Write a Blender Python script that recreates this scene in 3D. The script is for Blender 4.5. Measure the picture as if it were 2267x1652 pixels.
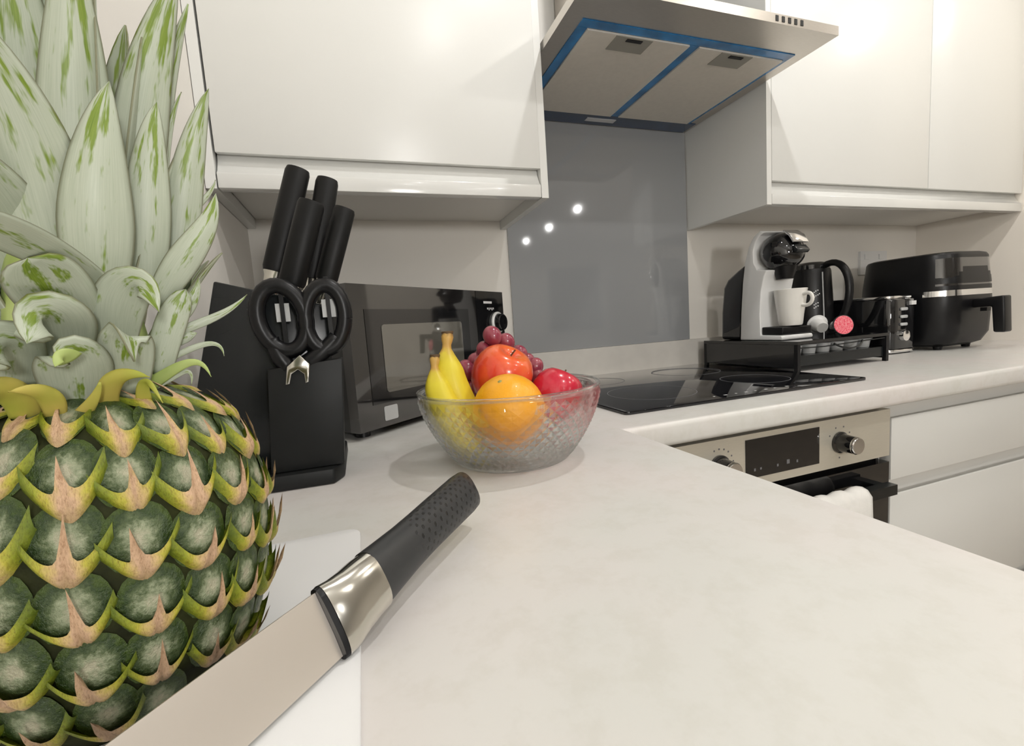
import bpy, bmesh, math, random
from mathutils import Vector, Matrix
random.seed(7)
for o in list(bpy.data.objects): bpy.data.objects.remove(o)
SC = bpy.context.scene
COL = SC.collection
PI = math.pi
V = Vector

# ------------------------------------------------------------------ camera
F_PX = 982.86
CAM_P = V((-0.4045, -1.1823, 1.0621))
CAM_R = (1.4668, 0.0679, -0.3286)
cd = bpy.data.cameras.new('camera'); cam = bpy.data.objects.new('camera', cd); COL.objects.link(cam)
cd.sensor_fit = 'HORIZONTAL'; cd.sensor_width = 36; cd.lens = F_PX / 2267 * 36
cd.clip_start = 0.01; cd.clip_end = 60
cam.location = CAM_P; cam.rotation_euler = CAM_R
SC.camera = cam

# ------------------------------------------------------------------ world, exposure
w = bpy.data.worlds.new('world'); SC.world = w; w.use_nodes = True
w.node_tree.nodes['Background'].inputs[0].default_value = (0.9, 0.93, 1, 1)
w.node_tree.nodes['Background'].inputs[1].default_value = 0.05
SC.view_settings.view_transform = 'Standard'; SC.view_settings.look = 'None'
SC.view_settings.gamma = 1; SC.view_settings.use_curve_mapping = False
SC.view_settings.exposure = -1.08
SC.cycles.max_bounces = 8; SC.cycles.transmission_bounces = 8; SC.cycles.diffuse_bounces = 3; SC.cycles.glossy_bounces = 3; SC.cycles.transparent_max_bounces = 10
SC.cycles.use_adaptive_sampling = True; SC.cycles.adaptive_threshold = 0.05
SC.cycles.use_denoising = True
SC.cycles.caustics_reflective = False

# room lamps and added fill lamps: position, power, colour  (built as downlights further down)
WARM = (1.0, 0.955, 0.88); NEUT = (1.0, 0.988, 0.968)
DOWNLIGHTS = [((0.25, -0.83), 37, NEUT), ((1.15, -0.83), 20, WARM), ((1.95, -0.98), 16, WARM), ((0.25, -1.74), 24, NEUT), ((0.25, -2.65), 4, NEUT), ((0.25, -3.56), 8, NEUT),
              ((1.25, -1.74), 24, WARM), ((2.10, -3.56), 14, NEUT), ((2.14, -4.47), 14, NEUT), ((2.15, -5.37), 14, NEUT)]
FILL_GLOBE = ((0.02, -2.60, 1.30), 175.0)     # unseen globe added behind the camera as fill light: centre, emission
CEIL = 2.4

def ray(px, py):
    d = V(((px - 1133.5) / F_PX, -(py - 826) / F_PX, -1))
    return cam.rotation_euler.to_matrix() @ d
def at_hd(px, py, hd):          # point on a pixel's ray at a horizontal distance from the camera
    d = ray(px, py); return CAM_P + d * (hd / math.hypot(d.x, d.y))
def at(px, py, ax, val):
    d = ray(px, py); return CAM_P + d * ((val - CAM_P[ax]) / d[ax])

# ------------------------------------------------------------------ materials
def mat(name, col, rough=0.5, metal=0.0, coat=0.0, spec=0.5, noise=0, scale=20, col2=None, bump=0, bscale=200, stretch=None, emit=None, es=0, ior=None, trans=0, sss=0):
    m = bpy.data.materials.new(name); m.use_nodes = True
    nt = m.node_tree; b = nt.nodes['Principled BSDF']
    I = b.inputs
    I['Base Color'].default_value = (*col, 1); I['Roughness'].default_value = rough; I['Metallic'].default_value = metal
    I['Coat Weight'].default_value = coat; I['Coat Roughness'].default_value = 0.04; I['Specular IOR Level'].default_value = spec
    if ior: I['IOR'].default_value = ior
    if trans: I['Transmission Weight'].default_value = trans
    if sss:
        I['Subsurface Weight'].default_value = sss; I['Subsurface Radius'].default_value = (0.006, 0.003, 0.0015)
    if emit:
        I['Emission Color'].default_value = (*emit, 1); I['Emission Strength'].default_value = es
    tc = nt.nodes.new('ShaderNodeTexCoord'); mp = nt.nodes.new('ShaderNodeMapping')
    nt.links.new(tc.outputs['Object'], mp.inputs[0])
    if stretch: mp.inputs['Scale'].default_value = stretch
    if noise or col2:
        n = nt.nodes.new('ShaderNodeTexNoise'); n.inputs['Scale'].default_value = scale; n.inputs['Detail'].default_value = 1.5
        nt.links.new(mp.outputs[0], n.inputs[0])
        r = nt.nodes.new('ShaderNodeValToRGB')
        c2 = col2 if col2 else tuple(max(0, c * (1 - noise)) for c in col)
        r.color_ramp.elements[0].position = 0.35; r.color_ramp.elements[1].position = 0.65
        r.color_ramp.elements[0].color = (*c2, 1); r.color_ramp.elements[1].color = (*col, 1)
        nt.links.new(n.outputs[0], r.inputs[0]); nt.links.new(r.outputs[0], I['Base Color'])
    if bump:
        n2 = nt.nodes.new('ShaderNodeTexNoise'); n2.inputs['Scale'].default_value = bscale
        nt.links.new(mp.outputs[0], n2.inputs[0])
        bp = nt.nodes.new('ShaderNodeBump'); bp.inputs['Strength'].default_value = bump; bp.inputs['Distance'].default_value = 0.001
        nt.links.new(n2.outputs[0], bp.inputs['Height']); nt.links.new(bp.outputs[0], I['Normal'])
    return m

M = {}
M['gloss'] = mat('gloss_white', (0.81, 0.812, 0.785), 0.30, noise=0.01, scale=3)
M['glossrail'] = mat('gloss_rail', (0.81, 0.812, 0.785), 0.14, coat=0.2, noise=0.01, scale=3)
M['carcass'] = mat('carcass_white', (0.83, 0.81, 0.765), 0.35, noise=0.02, scale=4)
M['paint'] = mat('wall_paint', (0.87, 0.835, 0.775), 0.7, noise=0.02, scale=6)
M['ceil'] = mat('ceiling_paint', (0.91, 0.905, 0.89), 0.8, noise=0.01, scale=3)
M['floor'] = mat('floor_wood', (0.52, 0.44, 0.35), 0.4, noise=0.3, scale=8, stretch=(1, 8, 1))
M['upstand'] = mat('upstand_laminate', (0.72, 0.69, 0.64), 0.35, noise=0.06, scale=25)
M['splash'] = mat('grey_glass', (0.33, 0.34, 0.35), 0.05, coat=1.0, noise=0.02, scale=2)
M['steel'] = mat('brushed_steel', (0.62, 0.58, 0.53), 0.3, metal=1.0, noise=0.08, scale=60, stretch=(1, 30, 30))
M['chrome'] = mat('chrome', (0.85, 0.85, 0.85), 0.1, metal=1.0, noise=0.02)
M['film'] = mat('blue_film', (0.01, 0.24, 0.62), 0.25, coat=0.5, noise=0.45, scale=18)
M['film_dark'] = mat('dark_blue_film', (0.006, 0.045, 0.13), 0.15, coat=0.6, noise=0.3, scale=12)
M['filter'] = mat('grease_filter', (0.74, 0.70, 0.63), 0.45, metal=0.1, noise=0.04, scale=90)
M['latch'] = mat('filter_latch', (0.32, 0.31, 0.27), 0.4, noise=0.05)
M['blackgloss'] = mat('black_gloss', (0.008, 0.008, 0.009), 0.06, coat=0.6, noise=0.2, scale=3)
M['hobglass'] = mat('hob_glass', (0.004, 0.004, 0.006), 0.03, coat=0.3, noise=0.2, scale=3)
M['black'] = mat('black_satin', (0.006, 0.006, 0.007), 0.35, spec=0.35, noise=0.2, scale=30)
M['blackmatte'] = mat('black_matte', (0.007, 0.008, 0.008), 0.5, spec=0.35, noise=0.2, scale=40)
M['charcoal'] = mat('charcoal_satin', (0.010, 0.012, 0.013), 0.24, spec=0.4, noise=0.15, scale=10)
M['brownglass'] = mat('mirror_glass', (0.012, 0.011, 0.011), 0.05, coat=1.0, spec=0.9, noise=0.1, scale=3)
M['window'] = mat('oven_window_glass', (0.10, 0.095, 0.08), 0.03, coat=1.0, spec=1.0, noise=0.05, scale=3)
M['white'] = mat('white_plastic', (0.80, 0.80, 0.79), 0.3, coat=0.2, noise=0.01)
M['china'] = mat('white_china', (0.85, 0.83, 0.78), 0.12, coat=0.5, noise=0.01)
M['greyplastic'] = mat('grey_plastic', (0.55, 0.56, 0.56), 0.3, coat=0.2, noise=0.02)
M['mark'] = mat('white_print', (0.75, 0.75, 0.75), 0.5, noise=0.02)
M['greymark'] = mat('grey_print', (0.18, 0.18, 0.19), 0.4, noise=0.02)
M['ovensteel'] = mat('oven_steel', (0.74, 0.70, 0.60), 0.34, metal=0.45, noise=0.05, scale=40, stretch=(1, 30, 30))
M['towel'] = mat('white_towel', (0.86, 0.84, 0.80), 0.9, noise=0.05, scale=60, bump=0.6, bscale=700)
M['board'] = mat('white_board', (0.88, 0.88, 0.88), 0.4, noise=0.01)
M['pink'] = mat('pink_foil', (0.75, 0.05, 0.10), 0.3, col2=(0.85, 0.30, 0.32), scale=260)
M['lens'] = mat('lamp_lens', (1, 1, 1), 0.3, emit=(1, 0.96, 0.9), es=25)
M['lens_off'] = mat('unlit_lens', (0.65, 0.66, 0.68), 0.3, noise=0.02)
M['night'] = mat('night_glass', (0.02, 0.022, 0.026), 0.05, coat=0.5, noise=0.1)
M['grape'] = mat('grape_skin', (0.26, 0.03, 0.06), 0.25, coat=0.3, col2=(0.38, 0.09, 0.11), scale=50)
M['stem'] = mat('brown_stem', (0.12, 0.07, 0.03), 0.7, noise=0.3, scale=60)
M['gstem'] = mat('green_stem', (0.36, 0.33, 0.10), 0.6, noise=0.3, scale=60)
M['blade'] = mat('knife_steel', (0.80, 0.74, 0.67), 0.34, metal=0.75, noise=0.03, scale=8)
M['bolster'] = mat('bolster_steel', (0.68, 0.66, 0.60), 0.16, metal=1.0, noise=0.03, scale=20)
M['rubber'] = mat('black_rubber', (0.006, 0.006, 0.006), 0.45, spec=0.25, noise=0.15, scale=60)
M['core'] = mat('pineapple_skin', (0.030, 0.035, 0.008), 0.7, spec=0.2, noise=0.6, scale=90, bump=0.5, bscale=250)

def ramp(nt, pts):
    r = nt.nodes.new('ShaderNodeValToRGB'); e = r.color_ramp.elements
    e[0].position = pts[0][0]; e[0].color = (*pts[0][1], 1); e[1].position = pts[-1][0]; e[1].color = (*pts[-1][1], 1)
    for p, c in pts[1:-1]:
        x = e.new(p); x.color = (*c, 1)
    return r
def mixn(nt, fac, a, b, blend='MIX'):
    n = nt.nodes.new('ShaderNodeMix'); n.data_type = 'RGBA'; n.blend_type = blend
    for s, v in ((0, fac), (6, a), (7, b)):
        if isinstance(v, (int, float)): n.inputs[s].default_value = v
        elif isinstance(v, tuple): n.inputs[s].default_value = (*v, 1)
        else: nt.links.new(v, n.inputs[s])
    return n.outputs[2]
def math_n(nt, op, a, b=0.0):
    n = nt.nodes.new('ShaderNodeMath'); n.operation = op
    for s, v in ((0, a), (1, b)):
        if isinstance(v, (int, float)): n.inputs[s].default_value = v
        else: nt.links.new(v, n.inputs[s])
    return n.outputs[0]

def worktop_mat():
    m = mat('stone_laminate', (0.80, 0.78, 0.74), 0.30)
    nt = m.node_tree; b = nt.nodes['Principled BSDF']
    tc = nt.nodes.new('ShaderNodeTexCoord')
    def nz(scale, detail, rough=0.55):
        n = nt.nodes.new('ShaderNodeTexNoise'); n.inputs['Scale'].default_value = scale; n.inputs['Detail'].default_value = detail; n.inputs['Roughness'].default_value = rough
        nt.links.new(tc.outputs['Object'], n.inputs[0]); return n.outputs[0]
    big = ramp(nt, [(0.38, (0.735, 0.73, 0.695)), (0.5, (0.755, 0.735, 0.705)), (0.62, (0.775, 0.735, 0.71))]); nt.links.new(nz(5, 2), big.inputs[0])
    fine = ramp(nt, [(0.36, (0.94, 0.935, 0.915)), (0.54, (1, 1, 1))]); nt.links.new(nz(38, 4, 0.7), fine.inputs[0])
    c = mixn(nt, 0.75, big.outputs[0], fine.outputs[0], 'MULTIPLY')
    nt.links.new(c, b.inputs['Base Color'])
    return m
M['worktop'] = worktop_mat()

def glass_mat():
    m = bpy.data.materials.new('pressed_glass'); m.use_nodes = True; nt = m.node_tree
    nt.nodes.remove(nt.nodes['Principled BSDF']); out = nt.nodes['Material Output']
    g = nt.nodes.new('ShaderNodeBsdfGlass'); g.inputs['IOR'].default_value = 1.45; g.inputs['Roughness'].default_value = 0.0
    g.inputs['Color'].default_value = (0.995, 1.0, 0.995, 1)
    t = nt.nodes.new('ShaderNodeBsdfTransparent'); t.inputs['Color'].default_value = (0.985, 0.995, 0.985, 1)
    mx = nt.nodes.new('ShaderNodeMixShader'); mx.inputs[0].default_value = 0.5
    nt.links.new(t.outputs[0], mx.inputs[1]); nt.links.new(g.outputs[0], mx.inputs[2]); nt.links.new(mx.outputs[0], out.inputs[0])
    return m
M['glass'] = glass_mat()

def leaf_mat():
    m = mat('crown_leaf', (0.3, 0.4, 0.2), 0.42); nt = m.node_tree; b = nt.nodes['Principled BSDF']
    uv = nt.nodes.new('ShaderNodeUVMap'); uv.uv_map = 'UVMap'
    sep = nt.nodes.new('ShaderNodeSeparateXYZ'); nt.links.new(uv.outputs[0], sep.inputs[0])
    oi = nt.nodes.new('ShaderNodeObjectInfo')
    comb = nt.nodes.new('ShaderNodeCombineXYZ')
    nt.links.new(math_n(nt, 'MULTIPLY', sep.outputs[0], 4.2), comb.inputs[0]); nt.links.new(math_n(nt, 'MULTIPLY', sep.outputs[1], 3.0), comb.inputs[1])
    nt.links.new(math_n(nt, 'MULTIPLY', oi.outputs['Random'], 40), comb.inputs[2])
    n = nt.nodes.new('ShaderNodeTexNoise'); n.inputs['Scale'].default_value = 1.3; n.inputs['Detail'].default_value = 3; n.inputs['Roughness'].default_value = 0.62
    nt.links.new(comb.outputs[0], n.inputs[0])
    # bare green streaks grow towards the tip and the middle
    edge = math_n(nt, 'ABSOLUTE', math_n(nt, 'SUBTRACT', sep.outputs[0], 0.5))
    f = math_n(nt, 'ADD', n.outputs[0], math_n(nt, 'MULTIPLY', sep.outputs[1], 0.20))
    f = math_n(nt, 'SUBTRACT', f, math_n(nt, 'MULTIPLY', edge, 0.25))
    r = ramp(nt, [(0.60, (0, 0, 0)), (0.70, (1, 1, 1))]); nt.links.new(f, r.inputs[0])
    n2 = nt.nodes.new('ShaderNodeTexNoise'); n2.inputs['Scale'].default_value = 60; n2.inputs['Detail'].default_value = 4
    mp = nt.nodes.new('ShaderNodeMapping'); mp.inputs['Scale'].default_value = (1, 0.08, 1); nt.links.new(uv.outputs[0], mp.inputs[0]); nt.links.new(mp.outputs[0], n2.inputs[0])
    bloom = ramp(nt, [(0.2, (0.40, 0.45, 0.34)), (0.8, (0.52, 0.56, 0.45))]); nt.links.new(n2.outputs[0], bloom.inputs[0])
    green = ramp(nt, [(0.3, (0.12, 0.20, 0.02)), (0.7, (0.24, 0.33, 0.04))]); nt.links.new(n2.outputs[0], green.inputs[0])
    c = mixn(nt, r.outputs[0], bloom.outputs[0], green.outputs[0])
    er = ramp(nt, [(0.455, (0, 0, 0)), (0.50, (1, 1, 1))]); nt.links.new(edge, er.inputs[0])
    c = mixn(nt, math_n(nt, 'MULTIPLY', er.outputs[0], 0.75), c, (0.13, 0.12, 0.04))
    nt.links.new(c, b.inputs['Base Color'])
    return m
M['leaf'] = leaf_mat()
M['leaf_young'] = mat('young_leaf', (0.50, 0.60, 0.22), 0.45, col2=(0.34, 0.43, 0.12), scale=60)
M['leaf_dry'] = mat('dry_bract', (0.55, 0.45, 0.10), 0.5, col2=(0.36, 0.38, 0.05), scale=50)

def eye_mat():
    m = mat('pineapple_eye', (0.1, 0.15, 0.05), 0.4); nt = m.node_tree; b = nt.nodes['Principled BSDF']
    tc = nt.nodes.new('ShaderNodeTexCoord')
    ln = nt.nodes.new('ShaderNodeVectorMath'); ln.operation = 'LENGTH'; 
    mp = nt.nodes.new('ShaderNodeMapping'); mp.inputs['Scale'].default_value = (1, 1.0, 0); nt.links.new(tc.outputs['Object'], mp.inputs[0]); nt.links.new(mp.outputs[0], ln.inputs[0])
    oi = nt.nodes.new('ShaderNodeObjectInfo')
    ad = nt.nodes.new('ShaderNodeVectorMath'); ad.operation = 'ADD'
    cb = nt.nodes.new('ShaderNodeCombineXYZ'); nt.links.new(math_n(nt, 'MULTIPLY', oi.outputs['Random'], 30), cb.inputs[2])
    nt.links.new(tc.outputs['Object'], ad.inputs[0]); nt.links.new(cb.outputs[0], ad.inputs[1])
    n = nt.nodes.new('ShaderNodeTexNoise'); n.inputs['Scale'].default_value = 3.0; n.inputs['Detail'].default_value = 5; n.inputs['Roughness'].default_value = 0.72; nt.links.new(ad.outputs[0], n.inputs[0])
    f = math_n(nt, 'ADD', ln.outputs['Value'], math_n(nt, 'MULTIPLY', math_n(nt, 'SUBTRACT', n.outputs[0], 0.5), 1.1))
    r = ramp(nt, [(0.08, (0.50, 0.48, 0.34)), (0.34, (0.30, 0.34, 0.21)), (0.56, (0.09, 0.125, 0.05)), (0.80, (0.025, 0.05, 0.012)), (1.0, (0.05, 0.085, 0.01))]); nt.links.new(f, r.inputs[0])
    nt.links.new(r.outputs[0], b.inputs['Base Color'])
    bp = nt.nodes.new('ShaderNodeBump'); bp.inputs['Strength'].default_value = 0.7; bp.inputs['Distance'].default_value = 0.003
    nt.links.new(n.outputs[0], bp.inputs['Height']); nt.links.new(bp.outputs[0], b.inputs['Normal'])
    return m
def bract_mat():
    m = mat('pineapple_bract', (0.5, 0.4, 0.2), 0.42); nt = m.node_tree; b = nt.nodes['Principled BSDF']
    uv = nt.nodes.new('ShaderNodeUVMap'); uv.uv_map = 'UVMap'
    sep = nt.nodes.new('ShaderNodeSeparateXYZ'); nt.links.new(uv.outputs[0], sep.inputs[0])
    e = math_n(nt, 'ABSOLUTE', math_n(nt, 'SUBTRACT', sep.outputs[0], 0.5))
    tc = nt.nodes.new('ShaderNodeTexCoord'); oi = nt.nodes.new('ShaderNodeObjectInfo')
    n = nt.nodes.new('ShaderNodeTexNoise'); n.inputs['Scale'].default_value = 4; n.inputs['Detail'].default_value = 5; n.noise_dimensions = '4D'
    nt.links.new(tc.outputs['Object'], n.inputs[0]); nt.links.new(math_n(nt, 'MULTIPLY', oi.outputs['Random'], 30), n.inputs['W'])
    f = math_n(nt, 'ADD', e, math_n(nt, 'MULTIPLY', math_n(nt, 'SUBTRACT', n.outputs[0], 0.5), 0.22))
    f = math_n(nt, 'SUBTRACT', f, math_n(nt, 'MULTIPLY', math_n(nt, 'SUBTRACT', oi.outputs['Random'], 0.5), 0.10))
    r = ramp(nt, [(0.05, (0.60, 0.40, 0.26)), (0.13, (0.60, 0.44, 0.19)), (0.23, (0.46, 0.42, 0.05)), (0.34, (0.27, 0.31, 0.02)), (0.5, (0.12, 0.17, 0.012))]); nt.links.new(f, r.inputs[0])
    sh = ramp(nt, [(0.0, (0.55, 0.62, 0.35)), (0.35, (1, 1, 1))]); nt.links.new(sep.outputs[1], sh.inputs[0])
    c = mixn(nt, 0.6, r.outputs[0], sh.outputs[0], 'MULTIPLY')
    n3 = nt.nodes.new('ShaderNodeTexNoise'); n3.inputs['Scale'].default_value = 9; n3.inputs['Detail'].default_value = 4; n3.inputs['Roughness'].default_value = 0.7; n3.noise_dimensions = '4D'
    mp3 = nt.nodes.new('ShaderNodeMapping'); mp3.inputs['Scale'].default_value = (2.2, 0.8, 1); nt.links.new(tc.outputs['Object'], mp3.inputs[0]); nt.links.new(mp3.outputs[0], n3.inputs[0])
    nt.links.new(math_n(nt, 'MULTIPLY', oi.outputs['Random'], 17), n3.inputs['W'])
    sp3 = ramp(nt, [(0.32, (0.58, 0.48, 0.36)), (0.50, (1.0, 0.98, 0.93)), (0.70, (1.18, 1.16, 1.10))]); nt.links.new(n3.outputs[0], sp3.inputs[0])
    c = mixn(nt, 0.85, c, sp3.outputs[0], 'MULTIPLY')
    bp3 = nt.nodes.new('ShaderNodeBump'); bp3.inputs['Strength'].default_value = 0.5; bp3.inputs['Distance'].default_value = 0.0012
    nt.links.new(n3.outputs[0], bp3.inputs['Height']); nt.links.new(bp3.outputs[0], b.inputs['Normal'])
    nt.links.new(c, b.inputs['Base Color'])
    return m
M['eye'] = eye_mat(); M['eye'].node_tree.nodes['Principled BSDF'].inputs['Roughness'].default_value = 0.3; M['bract'] = bract_mat()

def fruit_mat(name, stops, rough, axis_scale, bump=0, nscale=20, namp=0.5, coat=0.2, stretch=(1, 1, 1), bscale=500):
    m = mat(name, stops[0][1], rough, coat=coat); nt = m.node_tree; b = nt.nodes['Principled BSDF']
    tc = nt.nodes.new('ShaderNodeTexCoord'); mp = nt.nodes.new('ShaderNodeMapping'); mp.inputs['Scale'].default_value = stretch
    nt.links.new(tc.outputs['Object'], mp.inputs[0])
    n = nt.nodes.new('ShaderNodeTexNoise'); n.inputs['Scale'].default_value = nscale; n.inputs['Detail'].default_value = 5; nt.links.new(mp.outputs[0], n.inputs[0])
    sp = nt.nodes.new('ShaderNodeSeparateXYZ'); nt.links.new(tc.outputs['Object'], sp.inputs[0])
    f = math_n(nt, 'ADD', math_n(nt, 'MULTIPLY', sp.outputs[2], axis_scale), 0.5)
    f = math_n(nt, 'ADD', f, math_n(nt, 'MULTIPLY', math_n(nt, 'SUBTRACT', n.outputs[0], 0.5), namp))
    r = ramp(nt, stops); nt.links.new(f, r.inputs[0]); nt.links.new(r.outputs[0], b.inputs['Base Color'])
    if bump:
        n2 = nt.nodes.new('ShaderNodeTexNoise'); n2.inputs['Scale'].default_value = bscale; nt.links.new(tc.outputs['Object'], n2.inputs[0])
        bp = nt.nodes.new('ShaderNodeBump'); bp.inputs['Strength'].default_value = bump; bp.inputs['Distance'].default_value = 0.001
        nt.links.new(n2.outputs[0], bp.inputs['Height']); nt.links.new(bp.outputs[0], b.inputs['Normal'])
    return m
M['orange'] = fruit_mat('orange_peel', [(0.1, (0.86, 0.27, 0.0)), (0.6, (0.92, 0.36, 0.0)), (1.0, (0.95, 0.46, 0.01))], 0.38, 9, bump=0.35, nscale=15, namp=0.3, bscale=420)
M['apple_a'] = fruit_mat('apple_skin_blush', [(0.0, (0.72, 0.06, 0.02)), (0.55, (0.76, 0.06, 0.03)), (0.80, (0.84, 0.14, 0.03)), (1.0, (0.88, 0.36, 0.05))], 0.22, 8, nscale=45, namp=0.5, coat=0.4, stretch=(1, 1, 0.15))
M['apple_b'] = fruit_mat('apple_skin_red', [(0.0, (0.62, 0.02, 0.03)), (0.6, (0.58, 0.01, 0.04)), (1.0, (0.66, 0.05, 0.06))], 0.2, 8, nscale=45, namp=0.5, coat=0.4, stretch=(1, 1, 0.15))

def banana_mat():
    m = mat('banana_peel', (0.8, 0.6, 0.05), 0.45); nt = m.node_tree; b = nt.nodes['Principled BSDF']
    uv = nt.nodes.new('ShaderNodeUVMap'); uv.uv_map = 'UVMap'; sep = nt.nodes.new('ShaderNodeSeparateXYZ'); nt.links.new(uv.outputs[0], sep.inputs[0])
    tc = nt.nodes.new('ShaderNodeTexCoord'); n = nt.nodes.new('ShaderNodeTexNoise'); n.inputs['Scale'].default_value = 90; nt.links.new(tc.outputs['Object'], n.inputs[0])
    f = math_n(nt, 'ADD', sep.outputs[1], math_n(nt, 'MULTIPLY', math_n(nt, 'SUBTRACT', n.outputs[0], 0.5), 0.14))
    r = ramp(nt, [(0.0, (0.10, 0.05, 0.02)), (0.05, (0.62, 0.38, 0.10)), (0.16, (0.55, 0.32, 0.07)), (0.23, (0.66, 0.52, 0.04)), (0.34, (0.74, 0.62, 0.035)), (1.0, (0.78, 0.60, 0.03))])
    nt.links.new(f, r.inputs[0]); nt.links.new(r.outputs[0], b.inputs['Base Color'])
    return m
M['banana'] = banana_mat()

def handle_mat():
    m = mat('dimpled_rubber', (0.028, 0.029, 0.03), 0.4); nt = m.node_tree; b = nt.nodes['Principled BSDF']
    uv = nt.nodes.new('ShaderNodeUVMap'); uv.uv_map = 'UVMap'
    sep = nt.nodes.new('ShaderNodeSeparateXYZ'); nt.links.new(uv.outputs[0], sep.inputs[0])
    x = math_n(nt, 'MULTIPLY', sep.outputs[0], 26 * PI); y = math_n(nt, 'MULTIPLY', sep.outputs[1], 32 * PI)
    s = math_n(nt, 'MULTIPLY', math_n(nt, 'SINE', x), math_n(nt, 'SINE', y))
    r = ramp(nt, [(0.45, (0, 0, 0)), (0.62, (1, 1, 1))]); nt.links.new(s, r.inputs[0])
    zone = ramp(nt, [(0.28, (0, 0, 0)), (0.33, (1, 1, 1))]); nt.links.new(sep.outputs[1], zone.inputs[0])
    k = math_n(nt, 'MULTIPLY', r.outputs[0], zone.outputs[0])
    nt.links.new(mixn(nt, k, (0.030, 0.031, 0.032), (0.008, 0.008, 0.008)), b.inputs['Base Color'])
    bp = nt.nodes.new('ShaderNodeBump'); bp.invert = True; bp.inputs['Strength'].default_value = 0.6; bp.inputs['Distance'].default_value = 0.001
    nt.links.new(k, bp.inputs['Height']); nt.links.new(bp.outputs[0], b.inputs['Normal'])
    return m
M['dimple'] = handle_mat()

# ------------------------------------------------------------------ mesh helpers
def finish(name, bm, m, parent=None, smooth=False, loc=None):
    me = bpy.data.meshes.new(name); bm.normal_update(); bm.to_mesh(me); bm.free()
    me.materials.append(M[m] if isinstance(m, str) else m)
    if smooth:
        for p in me.polygons: p.use_smooth = True
    o = bpy.data.objects.new(name, me); COL.objects.link(o)
    if parent: o.parent = parent
    if loc: o.location = loc
    return o
def auto_smooth(o, ang=35):
    me = o.data
    bm = bmesh.new(); bm.from_mesh(me)
    for e in bm.edges:
        e.smooth = not (len(e.link_faces) == 2 and e.calc_face_angle(0) > math.radians(ang))
    for f in bm.faces: f.smooth = True
    bm.to_mesh(me); bm.free()
def box(bm, lo, hi, mtx=None):
    vs = [bm.verts.new((x, y, z)) for z in (lo[2], hi[2]) for y in (lo[1], hi[1]) for x in (lo[0], hi[0])]
    fs = [bm.faces.new([vs[i] for i in f]) for f in ((0, 2, 3, 1), (4, 5, 7, 6), (0, 1, 5, 4), (2, 6, 7, 3), (0, 4, 6, 2), (1, 3, 7, 5))]
    if mtx:
        for v in vs: v.co = mtx @ v.co
    return vs
def bevel_all(bm, r, seg=2, ang=30):
    es = [e for e in bm.edges if len(e.link_faces) == 2 and e.calc_face_angle(0) > math.radians(ang)]
    if r > 0: bmesh.ops.bevel(bm, geom=es, offset=r, segments=seg, profile=0.5, affect='EDGES', clamp_overlap=True)
def bx(name, lo, hi, m, parent=None, r=0.0015, seg=2, mtx=None):
    bm = bmesh.new(); box(bm, lo, hi); bevel_all(bm, r, seg)
    if mtx: bmesh.ops.transform(bm, matrix=mtx, verts=bm.verts)
    o = finish(name, bm, m, parent); 
    if r > 0: auto_smooth(o, 50)
    return o
def lathe(bm, prof, seg=32, c=(0, 0, 0), sx=1, sy=1):
    rings = []
    for r, z in prof:
        if r < 1e-6: rings.append([bm.verts.new((c[0], c[1], c[2] + z))])
        else: rings.append([bm.verts.new((c[0] + r * sx * math.cos(2 * PI * i / seg), c[1] + r * sy * math.sin(2 * PI * i / seg), c[2] + z)) for i in range(seg)])
    for a, b in zip(rings, rings[1:]):
        if len(a) == 1 and len(b) == 1: continue
        for i in range(seg):
            j = (i + 1) % seg
            if len(a) == 1: bm.faces.new((a[0], b[j], b[i]))
            elif len(b) == 1: bm.faces.new((a[i], a[j], b[0]))
            else: bm.faces.new((a[i], a[j], b[j], b[i]))
    return rings
def lat(name, prof, m, parent=None, seg=32, c=(0, 0, 0), mtx=None, ang=40, sx=1, sy=1):
    bm = bmesh.new(); lathe(bm, prof, seg, c, sx, sy)
    bmesh.ops.recalc_face_normals(bm, faces=bm.faces)
    if mtx: bmesh.ops.transform(bm, matrix=mtx, verts=bm.verts)
    o = finish(name, bm, m, parent); auto_smooth(o, ang); return o
def frames(pts):
    T = []
    for i in range(len(pts)):
        a = pts[max(0, i - 1)]; b = pts[min(len(pts) - 1, i + 1)]; T.append((b - a).normalized())
    up = V((0, 0, 1)) if abs(T[0].z) < 0.9 else V((1, 0, 0))
    n = (up - T[0] * up.dot(T[0])).normalized(); out = []
    for t in T:
        n = (n - t * n.dot(t)).normalized(); out.append((t, n, t.cross(n)))
    return out
def tube(bm, pts, rad, seg=10, sx=1.0, sy=1.0, uvl=None, cap=True, facet=None):
    pts = [V(p) for p in pts]; fr = frames(pts); rings = []
    for i, p in enumerate(pts):
        r = rad[i] if isinstance(rad, (list, tuple)) else rad
        ring = []
        for k in range(seg):
            a = 2 * PI * k / seg; q = 1 + (facet * math.cos(5 * a) if facet else 0)
            ring.append(bm.verts.new(p + fr[i][1] * (r * sx * q * math.cos(a)) + fr[i][2] * (r * sy * q * math.sin(a))))
        rings.append(ring)
    n = len(pts)
    for i in range(n - 1):
        for k in range(seg):
            j = (k + 1) % seg
            f = bm.faces.new((rings[i][k], rings[i][j], rings[i + 1][j], rings[i + 1][k]))
            if uvl:
                for l, (u, v) in zip(f.loops, ((k / seg, i / (n - 1)), ((k + 1) / seg, i / (n - 1)), ((k + 1) / seg, (i + 1) / (n - 1)), (k / seg, (i + 1) / (n - 1)))): l[uvl].uv = (u, v)
    if cap:
        f1 = bm.faces.new(list(reversed(rings[0]))); f2 = bm.faces.new(rings[-1])
        if uvl:
            for l in f1.loops: l[uvl].uv = (0, 0)
            for l in f2.loops: l[uvl].uv = (0, 1)
    return rings
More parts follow.
